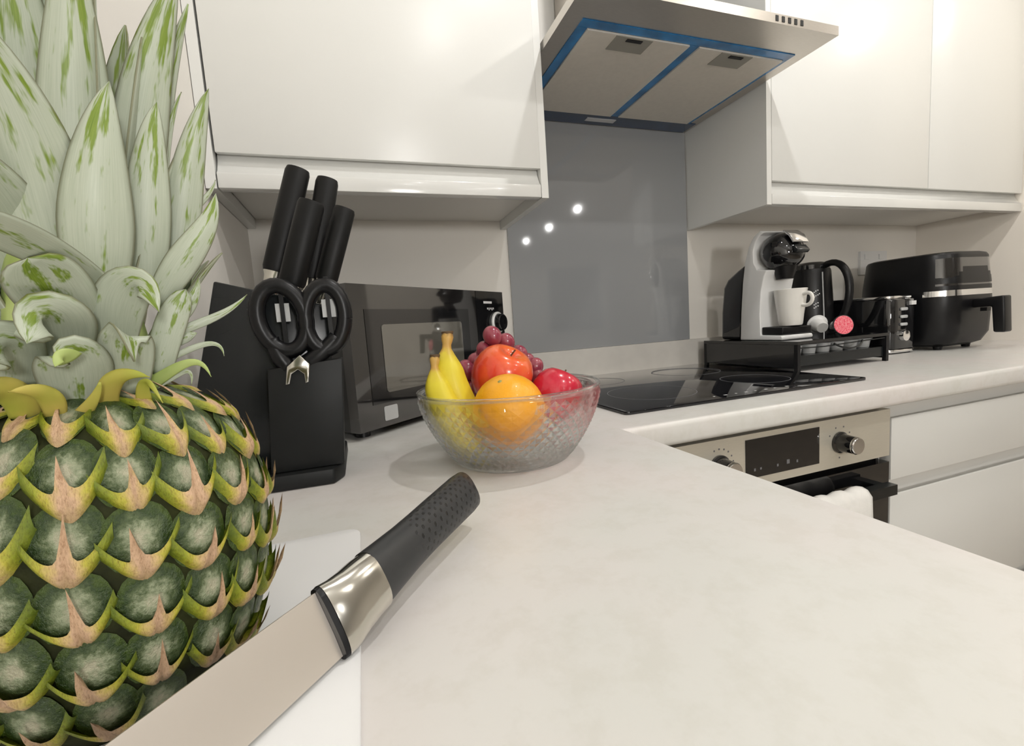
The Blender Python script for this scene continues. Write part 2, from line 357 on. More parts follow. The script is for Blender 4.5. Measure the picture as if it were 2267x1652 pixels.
def tb(name, pts, rad, m, parent=None, seg=10, sx=1.0, sy=1.0, uv=False, facet=None):
    bm = bmesh.new(); ul = bm.loops.layers.uv.new('UVMap') if uv else None
    tube(bm, pts, rad, seg, sx, sy, ul, True, facet); bmesh.ops.recalc_face_normals(bm, faces=bm.faces)
    o = finish(name, bm, m, parent); auto_smooth(o, 50); return o
def bez(p, n):
    p = [V(q) for q in p]; out = []
    for i in range(n):
        t = i / (n - 1); q = list(p)
        while len(q) > 1: q = [a.lerp(b, t) for a, b in zip(q, q[1:])]
        out.append(q[0])
    return out
def prism(name, poly, ax, lo, hi, m, parent=None, r=0.0, seg=2, mtx=None, ang=30):
    """polygon in the plane across axis ax, swept from lo to hi"""
    bm = bmesh.new()
    def P(a, b, t): return (t, a, b) if ax == 0 else ((a, t, b) if ax == 1 else (a, b, t))
    A = [bm.verts.new(P(a, b, lo)) for a, b in poly]; B = [bm.verts.new(P(a, b, hi)) for a, b in poly]
    n = len(poly); bm.faces.new(A); bm.faces.new(list(reversed(B)))
    for i in range(n): bm.faces.new((A[i], B[i], B[(i + 1) % n], A[(i + 1) % n]))
    bmesh.ops.recalc_face_normals(bm, faces=bm.faces)
    bevel_all(bm, r, seg, ang)
    if mtx: bmesh.ops.transform(bm, matrix=mtx, verts=bm.verts)
    o = finish(name, bm, m, parent); auto_smooth(o, 40); return o
def rrect(x0, x1, y0, y1, r, n=5):
    out = []
    for cx, cy, a0 in ((x1 - r, y0 + r, -90), (x1 - r, y1 - r, 0), (x0 + r, y1 - r, 90), (x0 + r, y0 + r, 180)):
        for i in range(n + 1):
            a = math.radians(a0 + 90 * i / n); out.append((cx + r * math.cos(a), cy + r * math.sin(a)))
    return out
def tag(o, label, cat, group=None):
    o['label'] = label; o['category'] = cat
    if group: o['group'] = group
    return o
def thing(name, label, cat, loc=(0, 0, 0), group=None, rz=0):
    o = bpy.data.objects.new(name, None); COL.objects.link(o); o.location = loc; o.rotation_euler = (0, 0, rz); o.empty_display_size = 0.05
    return tag(o, label, cat, group)
def struct(o): o['kind'] = 'structure'; return o
def inv(o):   # lets parts be written in world coordinates below a thing that is not at the origin
    return Matrix.Translation(-V(o.location))

# ------------------------------------------------------------------ room shell
WL, WR = -0.625, 1.706          # left and right wall faces
RX, RY = 4.3, -6.6              # open-plan room behind the kitchen
struct(bx('floor', (WL - .1, RY - .1, -.1), (RX + .1, .1, 0), 'floor', r=0))
struct(bx('ceiling', (WL - .1, RY - .1, CEIL), (RX + .1, .1, CEIL + .1), 'ceil', r=0))
struct(bx('wall_back', (WL - .1, 0, 0), (WR + .1, .1, CEIL), 'paint', r=0))
struct(bx('wall_left', (WL - .1, RY, 0), (WL, 0, CEIL), 'paint', r=0))
M['paint_warm'] = mat('warm_wall_paint', (0.90, 0.845, 0.765), 0.7, noise=0.02, scale=6)
struct(bx('wall_right', (WR, -.72, 0), (WR + .1, 0, CEIL), 'paint_warm', r=0.002))
struct(bx('wall_side', (RX, RY, 0), (RX + .1, -.62, CEIL), 'paint', r=0))
struct(bx('wall_front', (WR + .1, -.72, 0), (RX, -.62, CEIL), 'paint', r=0))
struct(bx('wall_rear', (WL, RY - .1, 0), (RX, RY, CEIL), 'paint', r=0))
win = struct(bx('window_1', (3.0, RY + .0, 0.9), (4.1, RY + .03, 2.1), 'night', r=0.002))
for i, (a, b) in enumerate((((2.96, .86), (3.0, 2.14)), ((4.1, .86), (4.14, 2.14)), ((3.0, .86), (4.1, .9)), ((3.0, 2.1), (4.1, 2.14)))):
    bx('window_frame', (a[0], RY, a[1]), (b[0], RY + .05, b[1]), 'white', win)

# downlights
DL = {(0.25, -0.83): 'round ceiling spotlight in front of the cooker hood', (1.15, -0.83): 'round ceiling spotlight added to brighten the right kitchen wall',  # the spotlight by the two-door cabinet is added to brighten the right wall
      (1.95, -0.98): 'round ceiling spotlight round the end of the right kitchen wall', (0.25, -1.74): 'round ceiling spotlight over the floor beside the side worktop'}
def downlight(x, y, p, c):
    t = thing('ceiling_downlight', DL.get((x, y), 'round ceiling spotlight in the open room behind the kitchen'), 'ceiling light', (x, y, CEIL), 'ceiling downlights')
    lat('bezel', [(0.026, -0.001), (0.026, -0.005), (0.046, -0.004), (0.048, 0.0)], 'white', t, 24)
    lat('lens', [(0.0, -0.003), (0.0255, -0.003), (0.0255, -0.0005), (0, -0.0005)], 'lens', t, 24)
    l = bpy.data.lights.new('bulb', 'SPOT'); l.energy = p; l.color = c; l.spot_size = math.radians(176); l.spot_blend = 0.25; l.shadow_soft_size = 0.022
    o = bpy.data.objects.new('bulb', l); COL.objects.link(o); o.parent = t; o.location = (0, 0, -0.045)
for (x, y), p, c in DOWNLIGHTS: downlight(x, y, p, c)
(pc_, pe_) = FILL_GLOBE
t = thing('fill_globe', 'added fill-light globe hanging unseen on a black cord behind the camera', 'pendant lamp', pc_)  # invented fill source, hung out of view to lift walls and cabinets
M['opal'] = mat('fill_globe_glow', (0.9, 0.9, 0.88), 0.3, emit=(1.0, 0.982, 0.955), es=pe_)
lat('globe', [(0.11 * math.sin(PI * i / 16) if 0 < i < 16 else 0, -0.11 * math.cos(PI * i / 16)) for i in range(17)], 'opal', t, 28, ang=80)
lat('fitting', [(0, .105), (.03, .105), (.03, .15), (.006, .165), (0, .165)], 'black', t, 20)
tb('cord', [(0, 0, .16), (0, 0, .4), (0, 0, CEIL - pc_[2] - .021)], .0025, 'black', t, 8)
lat('ceiling_rose', [(0, CEIL - pc_[2] - .02), (.045, CEIL - pc_[2] - .02), (.05, CEIL - pc_[2] - .001), (0, CEIL - pc_[2] - .001)], 'black', t, 24)

# ------------------------------------------------------------------ worktop, upstand, splashback
poly = [(WL, 0), (WL, -2.3), (-0.045, -2.3), (-0.045, -0.62), (WR, -0.62), (WR, 0)]
bm = bmesh.new()
lo = [bm.verts.new((x, y, 0.86)) for x, y in poly]; hi = [bm.verts.new((x, y, 0.90)) for x, y in poly]
bm.faces.new(list(reversed(lo))); top = bm.faces.new(hi)
for i in range(6): bm.faces.new((lo[i], lo[(i + 1) % 6], hi[(i + 1) % 6], hi[i]))
bmesh.ops.recalc_face_normals(bm, faces=bm.faces)
es = [e for e in bm.edges if all(abs(v.co.z - .90) < 1e-4 or abs(v.co.z - .86) < 1e-4 for v in e.verts) and abs(e.verts[0].co.z - e.verts[1].co.z) < 1e-4
      and ((abs(e.verts[0].co.y + .62) < 1e-4 and abs(e.verts[1].co.y + .62) < 1e-4) or (abs(e.verts[0].co.x + .045) < 1e-4 and abs(e.verts[1].co.x + .045) < 1e-4))]
bmesh.ops.bevel(bm, geom=es, offset=0.009, segments=4, profile=0.5, affect='EDGES', clamp_overlap=True)
wt = finish('worktop', bm, 'worktop'); auto_smooth(wt, 30)
tag(wt, 'pale mottled stone-effect worktop running round the corner in an L', 'worktop')
up = bx('upstand', (WL + .001, -0.014, 0.9005), (WR - .001, -0.0005, 0.983), 'upstand', r=0.002)
tag(up, 'low beige worktop upstand along the foot of the back wall', 'upstand')
sp = bx('splashback', (0.002, -0.007, 0.9835), (0.598, -0.0005, 1.70), 'splash', r=0.001)
tag(sp, 'glossy grey glass splashback panel behind the hob', 'splashback')

# ------------------------------------------------------------------ wall cabinets
CD, ZB, ZT = -0.297, 1.326, 2.06
def wall_cabinet(name, label, x0, x1, doors, endL, endR):
    t = thing(name, label, 'cabinet', ((x0 + x1) / 2, -0.15, ZB))
    k = inv(t)
    xi0, xi1 = x0 + (0.016 if endL else 0.0), x1 - (0.016 if endR else 0.0)
    bx('carcass', (xi0, -0.272, ZB + .022), (xi1, -0.001, ZT), 'carcass', t, r=0.001, mtx=k)
    if endL: bx('end_panel', (x0, CD + .001, ZB), (x0 + .0155, -0.001, ZT), 'gloss', t, mtx=k)
    if endR: bx('end_panel', (x1 - .0155, CD + .001, ZB), (x1, -0.001, ZT), 'gloss', t, mtx=k)
    # grip rail: proud strip with the finger groove above it
    prism('grip_rail', [(-0.273, ZB + .001), (CD, ZB + .001), (CD, ZB + .026), (CD + .006, ZB + .031), (-0.281, ZB + .05), (-0.276, ZB + .072), (-0.273, ZB + .072)], 0, xi0 + .0005, xi1 - .0005, 'glossrail', t, r=0.002, mtx=k)
    for d0, d1 in doors:
        prism('door', [(-0.2745, ZB + .062), (-0.286, ZB + .060), (CD, ZB + .0585), (CD, ZT - .002), (-0.2745, ZT - .002)], 0, d0, d1, 'gloss', t, r=0.0015, mtx=k)
    return t
wall_cabinet('wall_cabinet', 'white gloss wall cabinet with one wide door above the microwave', -0.606, -0.001, [(-0.604, -0.0165)], False, True)
wall_cabinet('wall_cabinet', 'white gloss wall cabinet with two doors above the coffee machine and kettle', 0.601, WR - .002, [(0.6175, 1.2235), (1.2265, WR - .005)], True, False)
f = bx('filler_strip', (WL + .0012, CD + .001, ZB), (-0.6075, -0.001, ZT), 'gloss', r=0.001)
tag(f, 'narrow white filler strip between left wall and wall cabinet', 'filler panel')

# ------------------------------------------------------------------ cooker hood
t = thing('cooker_hood', 'stainless steel cooker hood with blue protective film round its filters', 'cooker hood', (0.3, -0.2, 1.618)); k = inv(t)
HB = 1.618
bx('base_plate', (0.003, -0.475, HB), (0.597, -0.008, HB + .018), 'steel', t, r=0.0012, mtx=k)
bm = bmesh.new()
a = [bm.verts.new(p) for p in ((0.006, -0.47, HB + .018), (0.594, -0.47, HB + .018), (0.594, -0.008, HB + .018), (0.006, -0.008, HB + .018))]
b = [bm.verts.new(p) for p in ((0.17, -0.27, HB + .15), (0.43, -0.27, HB + .15), (0.43, -0.008, HB + .15), (0.17, -0.008, HB + .15))]
bm.faces.new(list(reversed(a))); bm.faces.new(b)
for i in range(4): bm.faces.new((a[i], a[(i + 1) % 4], b[(i + 1) % 4], b[i]))
bmesh.ops.recalc_face_normals(bm, faces=bm.faces); bmesh.ops.transform(bm, matrix=k, verts=bm.verts); finish('canopy', bm, 'steel', t)
bx('chimney', (0.18, -0.262, HB + .15), (0.42, -0.008, CEIL - .001), 'steel', t, mtx=k)
FX0, FX1, FY0, FY1 = 0.040, 0.566, -0.402, -0.068
def strip(lo, hi, m='film', n='film_strip'): return bx(n, (lo[0], lo[1], HB - .0016), (hi[0], hi[1], HB - .0001), m, t, r=0.0004, mtx=k)
strip((FX0, FY0), (FX1, FY0 + .020)); strip((FX0, FY0 + .0205), (FX0 + .020, FY1)); strip((FX1 - .011, FY0 + .0205), (FX1, FY1))
strip((0.300, FY0 + .0205), (0.323, FY1))
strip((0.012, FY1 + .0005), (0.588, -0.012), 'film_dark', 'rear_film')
for x0, x1, lx in ((FX0 + .021, 0.299, 0.5), (0.324, FX1 - .012, 0.5)):
    fl = bx('filter_panel', (x0, FY0 + .0215, HB - .0045), (x1, FY1 - .002, HB - .0001), 'filter', t, r=0.001, mtx=k)
    mx = (x0 + x1) / 2 - .012
    la = bx('latch', (mx - .042, FY0 + .0225, HB - .0058), (mx + .042, FY0 + .066, HB - .0045), 'latch', fl, r=0.0005, mtx=k)
    bx('latch_grip', (mx - .016, FY0 + .026, HB - .0070), (mx + .020, FY0 + .034, HB - .0059), 'black', fl, r=0.0004, mtx=k)
bx('lamp_lens', (0.24, FY1 + .018, HB - .0030), (0.33, FY1 + .036, HB - .0017), 'lens_off', t, r=0.0005, mtx=k)
for i in range(5):
    bx('vent_slot', (0.424 + i * .0165, -0.4758, HB + .004), (0.431 + i * .0165, -0.4749, HB + .0145), 'blackmatte', t, r=0.0002, mtx=k)

# ------------------------------------------------------------------ hob
t = thing('induction_hob', 'flat black glass hob set into the worktop above the oven', 'hob', (0.3, -0.29, 0.9005)); k = inv(t)
prism('glass_plate', rrect(0.006, 0.594, -0.543, -0.040, 0.008), 2, 0.9003, 0.906, 'hobglass', t, r=0.001, mtx=k)
def ring(cx, cy, r):
    bm = bmesh.new(); lathe(bm, [(r - .0012, 0.9061), (r - .0012, 0.9063), (r, 0.9063), (r, 0.9061)], 48, (cx, cy, 0)); bmesh.ops.transform(bm, matrix=k, verts=bm.verts); return finish('zone_ring', bm, 'greymark', t)
for c in ((0.16, -0.40, .09), (0.16, -0.17, .072), (0.44, -0.40, .072), (0.44, -0.17, .09)): ring(*c)
for i, x in enumerate((0.21, 0.235, 0.262, 0.285, 0.31, 0.335, 0.36, 0.39)):
    bx('touch_mark', (x, -0.523, 0.9061), (x + (.008 if i % 2 else .004), -0.519, 0.9063), 'mark', t, r=0, mtx=k)

# ------------------------------------------------------------------ oven
t = thing('built_in_oven', 'built-in oven with steel control panel and black glass door under the hob', 'oven', (0.3, -0.3, 0.27)); k = inv(t)
bx('housing', (0.004, -0.560, 0.27), (0.596, -0.03, 0.852), 'black', t, mtx=k)
bx('control_panel', (0.004, -0.585, 0.748), (0.596, -0.5605, 0.845), 'ovensteel', t, r=0.0015, mtx=k)
d = bx('display', (0.218, -0.5862, 0.764), (0.397, -0.5850, 0.835), 'blackgloss', t, r=0.0004, mtx=k)
for i, x in enumerate((0.236, 0.250, 0.290, 0.314, 0.338)):
    bx('display_mark', (x, -0.5867, 0.776 + (i % 2) * .001), (x + (.007 if i == 3 else .004), -0.58625, 0.781 + (i == 3) * .004), 'greymark', d, r=0, mtx=k)
for x in (0.160, 0.452):
    mt = k @ Matrix.Translation((x, -0.585, 0.797)) @ Matrix.Rotation(PI / 2, 4, 'X')
    kn = lat('knob', [(0, 0.0005), (.021, 0.0005), (.021, .004), (.0175, .006), (.0165, .030), (0, .030)], 'blackgloss', t, 28, mtx=mt)
    lat('knob_cap', [(0, .0302), (.0163, .0302), (.0168, .0325), (.0150, .036), (0, .0365)], 'chrome', kn, 28, mtx=mt)
    for j in range(7):
        a = math.radians(-60 + 40 * j if x > .3 else 20 * j - 20)
        bx('dial_mark', (x + .031 * math.sin(a) - .001, -0.5856, 0.797 + .031 * math.cos(a) - .0012), (x + .031 * math.sin(a) + .0015, -0.5851, 0.797 + .031 * math.cos(a) + .0016), 'greymark', t, r=0, mtx=k)
bx('door', (0.004, -0.585, 0.272), (0.596, -0.5605, 0.735), 'blackgloss', t, r=0.0015, mtx=k)
hd = bx('door_handle', (0.030, -0.628, 0.688), (0.550, -0.610, 0.708), 'charcoal', t, r=0.004, seg=3, mtx=k)
for x in (0.05, 0.52): bx('handle_mount', (x, -0.6105, 0.690), (x + .022, -0.5852, 0.706), 'charcoal', hd, r=0.002, mtx=k)
# towel over the handle
bm = bmesh.new(); n, mseg = 20, 22
prof = [(-0.6035, 0.40), (-0.6035, 0.55), (-0.6040, 0.66), (-0.6060, 0.700), (-0.612, 0.7115), (-0.619, 0.7150), (-0.627, 0.7125), (-0.6325, 0.701), (-0.635, 0.66), (-0.638, 0.55), (-0.640, 0.34)]
grid = []
for i in range(n + 1):
    u = i / n; row = []
    for j, (y, z) in enumerate(prof):
        wv = .0035 * math.sin(u * 17 + j * .2) * (1 if j > 6 else .25)
        row.append(bm.verts.new((0.30 + .165 * u, y - abs(wv) * (1 if j > 6 else 0), z + .0025 * math.sin(u * 23) * (j in (4, 5, 6)))))
    grid.append(row)
for i in range(n):
    for j in range(len(prof) - 1): bm.faces.new((grid[i][j], grid[i + 1][j], grid[i + 1][j + 1], grid[i][j + 1]))
bmesh.ops.recalc_face_normals(bm, faces=bm.faces)
bmesh.ops.solidify(bm, geom=bm.faces, thickness=-0.003)
tw = finish('tea_towel', bm, 'towel', smooth=True); tag(tw, 'white towel folded over the oven door handle', 'towel')

# ------------------------------------------------------------------ base units
def drawer_unit(label, x0, x1, zs):
    t = thing('base_unit', label, 'cabinet', ((x0 + x1) / 2, -0.29, 0.1)); k = inv(t)
    bx('carcass', (x0, -0.562, 0.10), (x1, -0.03, 0.858), 'carcass', t, mtx=k)
    for i, (a, b) in enumerate(zs):
        prism('drawer_front', [(-0.5625, a), (-0.585, a), (-0.585, b - .001), (-0.582, b), (-0.576, b - .006), (-0.5625, b - .03)], 0, x0 + .0015, x1 - .0015, 'gloss', t, r=0.0012, mtx=k)
    return t
drawer_unit('cream gloss drawer unit with finger-groove fronts beside the oven', 0.6005, 1.2, [(0.694, 0.824), (0.386, 0.662), (0.104, 0.36)])
drawer_unit('narrow cream gloss drawer unit against the right wall', 1.2005, WR - .002, [(0.694, 0.824), (0.104, 0.662)])
bx_f = bx('corner_post', (-0.044, -0.580, 0.10), (-0.0005, -0.03, 0.858), 'gloss', r=0.001); tag(bx_f, 'slim white corner post between oven and side run of units', 'filler panel')
oh = bx('oven_base', (0.0, -0.575, 0.10), (0.6, -0.03, 0.2695), 'gloss', r=0.001); tag(oh, 'white gloss plinth drawer directly below the oven', 'cabinet')
def side_unit(label, y0, y1):
    t = thing('base_unit', label, 'cabinet', (-0.33, (y0 + y1) / 2, 0.1)); k = inv(t)
    bx('carcass', (WL + .002, y0, 0.10), (-0.095, y1, 0.858), 'carcass', t, mtx=k)
    bx('door', (-0.0945, y0 + .0015, 0.104), (-0.073, y1 - .0015, 0.824), 'gloss', t, mtx=k)
side_unit('white gloss base unit under the side worktop next to the corner', -1.2, -0.625)
side_unit('white gloss base unit in the middle of the side run', -1.75, -1.2005)
side_unit('white gloss base unit at the open end of the side run', -2.29, -1.7505)
pl = bx('plinth', (0.0, -0.53, 0.0), (WR - .002, -0.515, 0.0995), 'gloss', r=0); tag(pl, 'white kickboard under the oven run', 'plinth')
pl = bx('plinth', (-0.15, -2.29, 0.0), (-0.135, -0.62, 0.0995), 'gloss', r=0); tag(pl, 'white kickboard under the side run of units', 'plinth')

# ------------------------------------------------------------------ wall socket
t = thing('wall_socket', 'white double socket plate on the back wall behind the air fryer', 'socket', (1.452, 0, 1.205)); k = inv(t)
bx('plate', (1.380, -0.009, 1.166), (1.524, -0.0005, 1.252), 'white', t, r=0.002, mtx=k)
for x in (1.40, 1.478): bx('rocker', (x, -0.0125, 1.222), (x + .022, -0.0092, 1.240), 'white', t, r=0.001, mtx=k)

# ------------------------------------------------------------------ microwave
MW, MH, MD = 0.446, 0.231, 0.20
t = thing('microwave', 'black microwave with mirrored door and round dial standing angled in the corner', 'microwave', (-0.419, -0.466, 0.9), rz=math.radians(40.6))
bx('body', (0.002, 0.022, 0.013), (MW - .002, MD, 0.013 + MH - .002), 'blackgloss', t, r=0.004)
door = bx('door', (0, 0, 0.013), (0.335, 0.0215, 0.013 + MH), 'brownglass', t, r=0.003)
bx('window_border', (0.030, -0.0008, 0.052), (0.305, -0.0001, 0.205), 'blackgloss', door, r=0.0003)
prism('window_pane', rrect(0.062, 0.278, 0.068, 0.180, .006), 1, -0.0016, -0.0009, 'window', door, r=0)
prism('energy_sticker', rrect(0.052, 0.082, 0.022, 0.046, .003), 1, -0.0006, -0.0001, 'greyplastic', door, r=0)
cp = bx('control_panel', (0.337, 0, 0.013), (MW, 0.0215, 0.013 + MH), 'blackgloss', t, r=0.003)
bx('print_line', (0.365, -0.0004, 0.217), (0.398, -0.0001, 0.222), 'mark', cp, r=0)
for zc in (0.174, 0.090):
    mt = Matrix.Translation((0.415, -0.0002, zc)) @ Matrix.Rotation(PI / 2, 4, 'X')
    kn = lat('dial', [(0, 0), (.020, 0), (.019, .016), (.017, .018), (0, .018)], 'blackgloss', cp, 32, mtx=mt)
    lat('dial_ring', [(.0195, .0005), (.0245, .0005), (.0245, .004), (.0225, .006), (.0205, .006)], 'white', cp, 32, mtx=mt)
    for j in range(5): bx('dial_mark', (0.378 + .006 * j, -0.0004, zc + .030 - .002 * (j % 2)), (0.381 + .006 * j, -0.0001, zc + .034), 'mark', cp, r=0)
for x, y in ((0.03, 0.03), (MW - .03, 0.03), (0.03, MD - .03), (MW - .03, MD - .03)):
    lat('foot', [(0, 0.0005), (.012, 0.0005), (.012, .0135), (0, .0135)], 'black', t, 12, c=(x, y, 0))

# ------------------------------------------------------------------ knife block with knives and scissors
t = thing('knife_block', 'black slanted knife block standing in front of the microwave', 'knife block', (-0.5, -0.57, 0.9)); k = inv(t)
LEAN = 0.27
def bxx(z): return LEAN * (z - 1.133)
zt = 1.133
prism('body', [(-0.604, 0.9185), (-0.470, 0.9185), (-0.432, 1.100), (-0.549, zt)], 1, -0.618, -0.515, 'charcoal', t, r=0.002, mtx=k)
prism('scissor_pocket', [(-0.512, 0.9185), (-0.436, 0.9185), (-0.4265, 1.040), (-0.503, 1.034)], 1, -0.645, -0.6185, 'blackmatte', t, r=0.0015, mtx=k)
prism('foot', [(-0.606, -0.515), (-0.606, -0.652), (-0.447, -0.657), (-0.437, -0.635), (-0.437, -0.515)], 2, 0.9004, 0.918, 'blackmatte', t, r=0.003, mtx=k)
d = V((LEAN, 0, 1)).normalized()
def block_knife(label, b, tp, r):
    b = V(b); tp = V(tp); u = (tp - b).normalized()
    # stop at the block's top face
    tt = thing('kitchen_knife', label, 'knife', b, 'knives in the block'); kk = inv(tt)
    L = (tp - b).length
    bm = bmesh.new(); tube(bm, [b + u * L * s for s in (0.0, .04, .5, .96, 1.0)], [r * .9, r, r * 1.02, r, r * .9], 18, 1.0, .72)
    bmesh.ops.recalc_face_normals(bm, faces=bm.faces); bmesh.ops.transform(bm, matrix=kk, verts=bm.verts); o = finish('handle', bm, 'rubber', tt); auto_smooth(o, 40)
    ztop = 1.133 - LEAN * (b.x + .549)
    e = b - u * max(.004, (b.z - ztop) / u.z - .0006)
    bm = bmesh.new(); tube(bm, [b, b - u * .006, e], [r * .88, r * .72, r * .55], 14, 1.0, .5)
    bmesh.ops.recalc_face_normals(bm, faces=bm.faces); bmesh.ops.transform(bm, matrix=kk, verts=bm.verts); o = finish('bolster', bm, 'bolster', tt); auto_smooth(o, 40)
P = lambda px, py, Y: tuple(at(px, py, 1, Y))
block_knife('tallest black-handled knife standing at the outer rear of the block', P(608, 602, -.545), P(660, 375, -.535), .0150)
block_knife('black-handled knife at the front of the block above the scissors', P(645, 632, -.598), P(690, 447, -.598), .0150)
block_knife('black-handled knife standing at the inner rear of the block', P(690, 618, -.545), P(725, 397, -.535), .0140)
block_knife('shortest black-handled knife nearest the microwave', P(722, 622, -.582), P(763, 462, -.58), .0130)
# scissors
t = thing('scissors', 'black-handled kitchen scissors held in the pocket of the knife block', 'scissors', (-0.46, -0.64, 1.04)); k = inv(t)
def loop(px, py, rx, rz, tilt):
    c = at(px, py, 1, -.638); pts = []
    for i in range(29):
        a = 2 * PI * i / 28; x = rx * math.cos(a); z = rz * math.sin(a)
        pts.append(c + V((x * math.cos(tilt) - z * math.sin(tilt), 0, x * math.sin(tilt) + z * math.cos(tilt))))
    bm = bmesh.new(); tube(bm, pts, .0085, 12, 1, 1.0, None, False); bmesh.ops.remove_doubles(bm, verts=bm.verts, dist=1e-5)
    bmesh.ops.recalc_face_normals(bm, faces=bm.faces); bmesh.ops.transform(bm, matrix=k, verts=bm.verts); return finish('finger_loop', bm, 'black', t, True)
l1 = loop(625, 705, .0235, .036, .16); l2 = loop(720, 703, .0205, .036, -.10)
for a, b, c, e in (((600, 750), (615, 790), (640, 815), l1), ((745, 745), (720, 780), (675, 805), l2)):
    bm = bmesh.new(); tube(bm, bez([at(*q, 1, -.638) for q in (a, b, c)], 8), [.008, .008, .0085, .009, .0095, .0095, .009, .009], 10, 1, 1)
    bmesh.ops.transform(bm, matrix=k, verts=bm.verts); bmesh.ops.recalc_face_normals(bm, faces=bm.faces); finish('handle_arm', bm, 'black', t, True)
q = [tuple((lambda p: (p.x, p.z))(at(x, y, 1, -.6465))) for x, y in ((633, 852), (636, 812), (664, 786), (686, 806), (684, 845), (677, 848), (674, 828), (660, 818), (646, 828), (642, 850))]
prism('blade_tang', q, 1, -.6490, -.6460, 'bolster', t, r=0.0006, mtx=k)
for px, py in ((625, 690), (727, 680)):
    c = at(px, py, 1, -.638)
    bx('loop_badge', (c.x - .007, -.6355, c.z - .011), (c.x + .007, -.6335, c.z + .009), 'greyplastic', t, r=.0006, mtx=k)
    bx('badge_arm', (c.x - .0022, -.6375, c.z - .034), (c.x + .0022, -.6340, c.z + .034), 'black', t, r=.0006, mtx=k)

# ------------------------------------------------------------------ chopping board
bm = bmesh.new()
cb = prism('chopping_board', rrect(-0.612, -0.420, -1.12, -0.800, .012), 2, 0.9004, 0.9045, 'board', None, r=0.0012)
tag(cb, 'thin white chopping board under the pineapple', 'chopping board')
ZBd = 0.9046

# ------------------------------------------------------------------ chef's knife
t = thing('chef_knife', 'large knife with dimpled black handle lying against the pineapple', 'knife', (-0.43, -0.95, ZBd)); k = inv(t)
hA = at(752, 1352, 2, .9240); hB = at(1036, 1083, 2, .9300)   # bolster end and butt of the handle axis
edge = at(778, 1428, 2, .9056); spine = at(707, 1304, 2, .9350)
u = (edge - at(540, 1650, 2, .9056)).normalized()               # blade direction, from the tip to the handle
side = (spine - edge); side = (side - u * side.dot(u)).normalized()
nrm = u.cross(side).normalized()
if nrm.z < 0: nrm = -nrm
Lh = (hB - hA).dot(u); dev = (hB - hA) - u * Lh                 # the handle sweeps a little off the blade's line
def kp(a, s, n=0): return hA + u * a + side * s + nrm * n + dev * (max(0, a) / Lh) ** 1.3
# handle : rounded section swept along the axis, slightly hooked butt
bm = bmesh.new(); ul = bm.loops.layers.uv.new('UVMap'); rings = []
stations = [(0.026, .0165, .0105), (0.04, .0158, .0105), (0.06, .0150, .0105), (0.08, .0150, .0105), (0.10, .0155, .0107), (Lh - .012, .0165, .0108), (Lh - .003, .0160, .0100), (Lh, .0125, .0075)]
NS = 28
for a, ws, wn in stations:
    off = .0015 * math.sin(a / Lh * PI)
    rings.append([bm.verts.new(kp(a, ws * math.copysign(abs(math.cos(2 * PI * i / NS)) ** .8, math.cos(2 * PI * i / NS)) + off, wn * math.copysign(abs(math.sin(2 * PI * i / NS)) ** .8, math.sin(2 * PI * i / NS)))) for i in range(NS)])
n = len(rings)
for i in range(n - 1):
    va, vb = (stations[i][0] - .026) / (Lh - .026), (stations[i + 1][0] - .026) / (Lh - .026)
    for j in range(NS):
        fce = bm.faces.new((rings[i][j], rings[i][(j + 1) % NS], rings[i + 1][(j + 1) % NS], rings[i + 1][j]))
        for l, (uu, vv) in zip(fce.loops, ((j / NS, va), ((j + 1) / NS, va), ((j + 1) / NS, vb), (j / NS, vb))): l[ul].uv = (uu, vv)
bm.faces.new(rings[-1]); bm.faces.new(list(reversed(rings[0]))); bmesh.ops.recalc_face_normals(bm, faces=bm.faces)
bmesh.ops.transform(bm, matrix=k, verts=bm.verts); o = finish('handle', bm, 'dimple', t); auto_smooth(o, 45)
# bolster : flares from the handle section to the blade's full width
bm = bmesh.new(); rings = []
for a, s0, ws, wn in ((0.0262, .0, .0166, .0106), (0.018, .0, .0168, .0106), (0.008, -.001, .0172, .0095), (0.000, -.002, .0184, .0080), (-0.006, -.002, .0190, .0055)):
    rings.append([bm.verts.new(kp(a, s0 + ws * math.copysign(abs(math.cos(2 * PI * i / NS)) ** .75, math.cos(2 * PI * i / NS)), wn * math.copysign(abs(math.sin(2 * PI * i / NS)) ** .75, math.sin(2 * PI * i / NS)))) for i in range(NS)])
for i in range(len(rings) - 1):
    for j in range(NS): bm.faces.new((rings[i][j], rings[i][(j + 1) % NS], rings[i + 1][(j + 1) % NS], rings[i + 1][j]))
bm.faces.new(rings[-1]); bm.faces.new(list(reversed(rings[0]))); bmesh.ops.recalc_face_normals(bm, faces=bm.faces)
bmesh.ops.transform(bm, matrix=k, verts=bm.verts); o = finish('bolster', bm, 'bolster', t); auto_smooth(o, 45)
# dark collar between bolster and blade
bm = bmesh.new(); rings = []
for a, ws, wn in ((-0.0061, .0188, .0050), (-0.0085, .0186, .0040)):
    rings.append([bm.verts.new(kp(a, -.002 + ws * math.copysign(abs(math.cos(2 * PI * i / NS)) ** .7, math.cos(2 * PI * i / NS)), wn * math.copysign(abs(math.sin(2 * PI * i / NS)) ** .7, math.sin(2 * PI * i / NS)))) for i in range(NS)])
for j in range(NS): bm.faces.new((rings[0][j], rings[0][(j + 1) % NS], rings[1][(j + 1) % NS], rings[1][j]))
bm.faces.new(rings[-1]); bm.faces.new(list(reversed(rings[0]))); bmesh.ops.recalc_face_normals(bm, faces=bm.faces)
bmesh.ops.transform(bm, matrix=k, verts=bm.verts); finish('collar', bm, 'black', t)
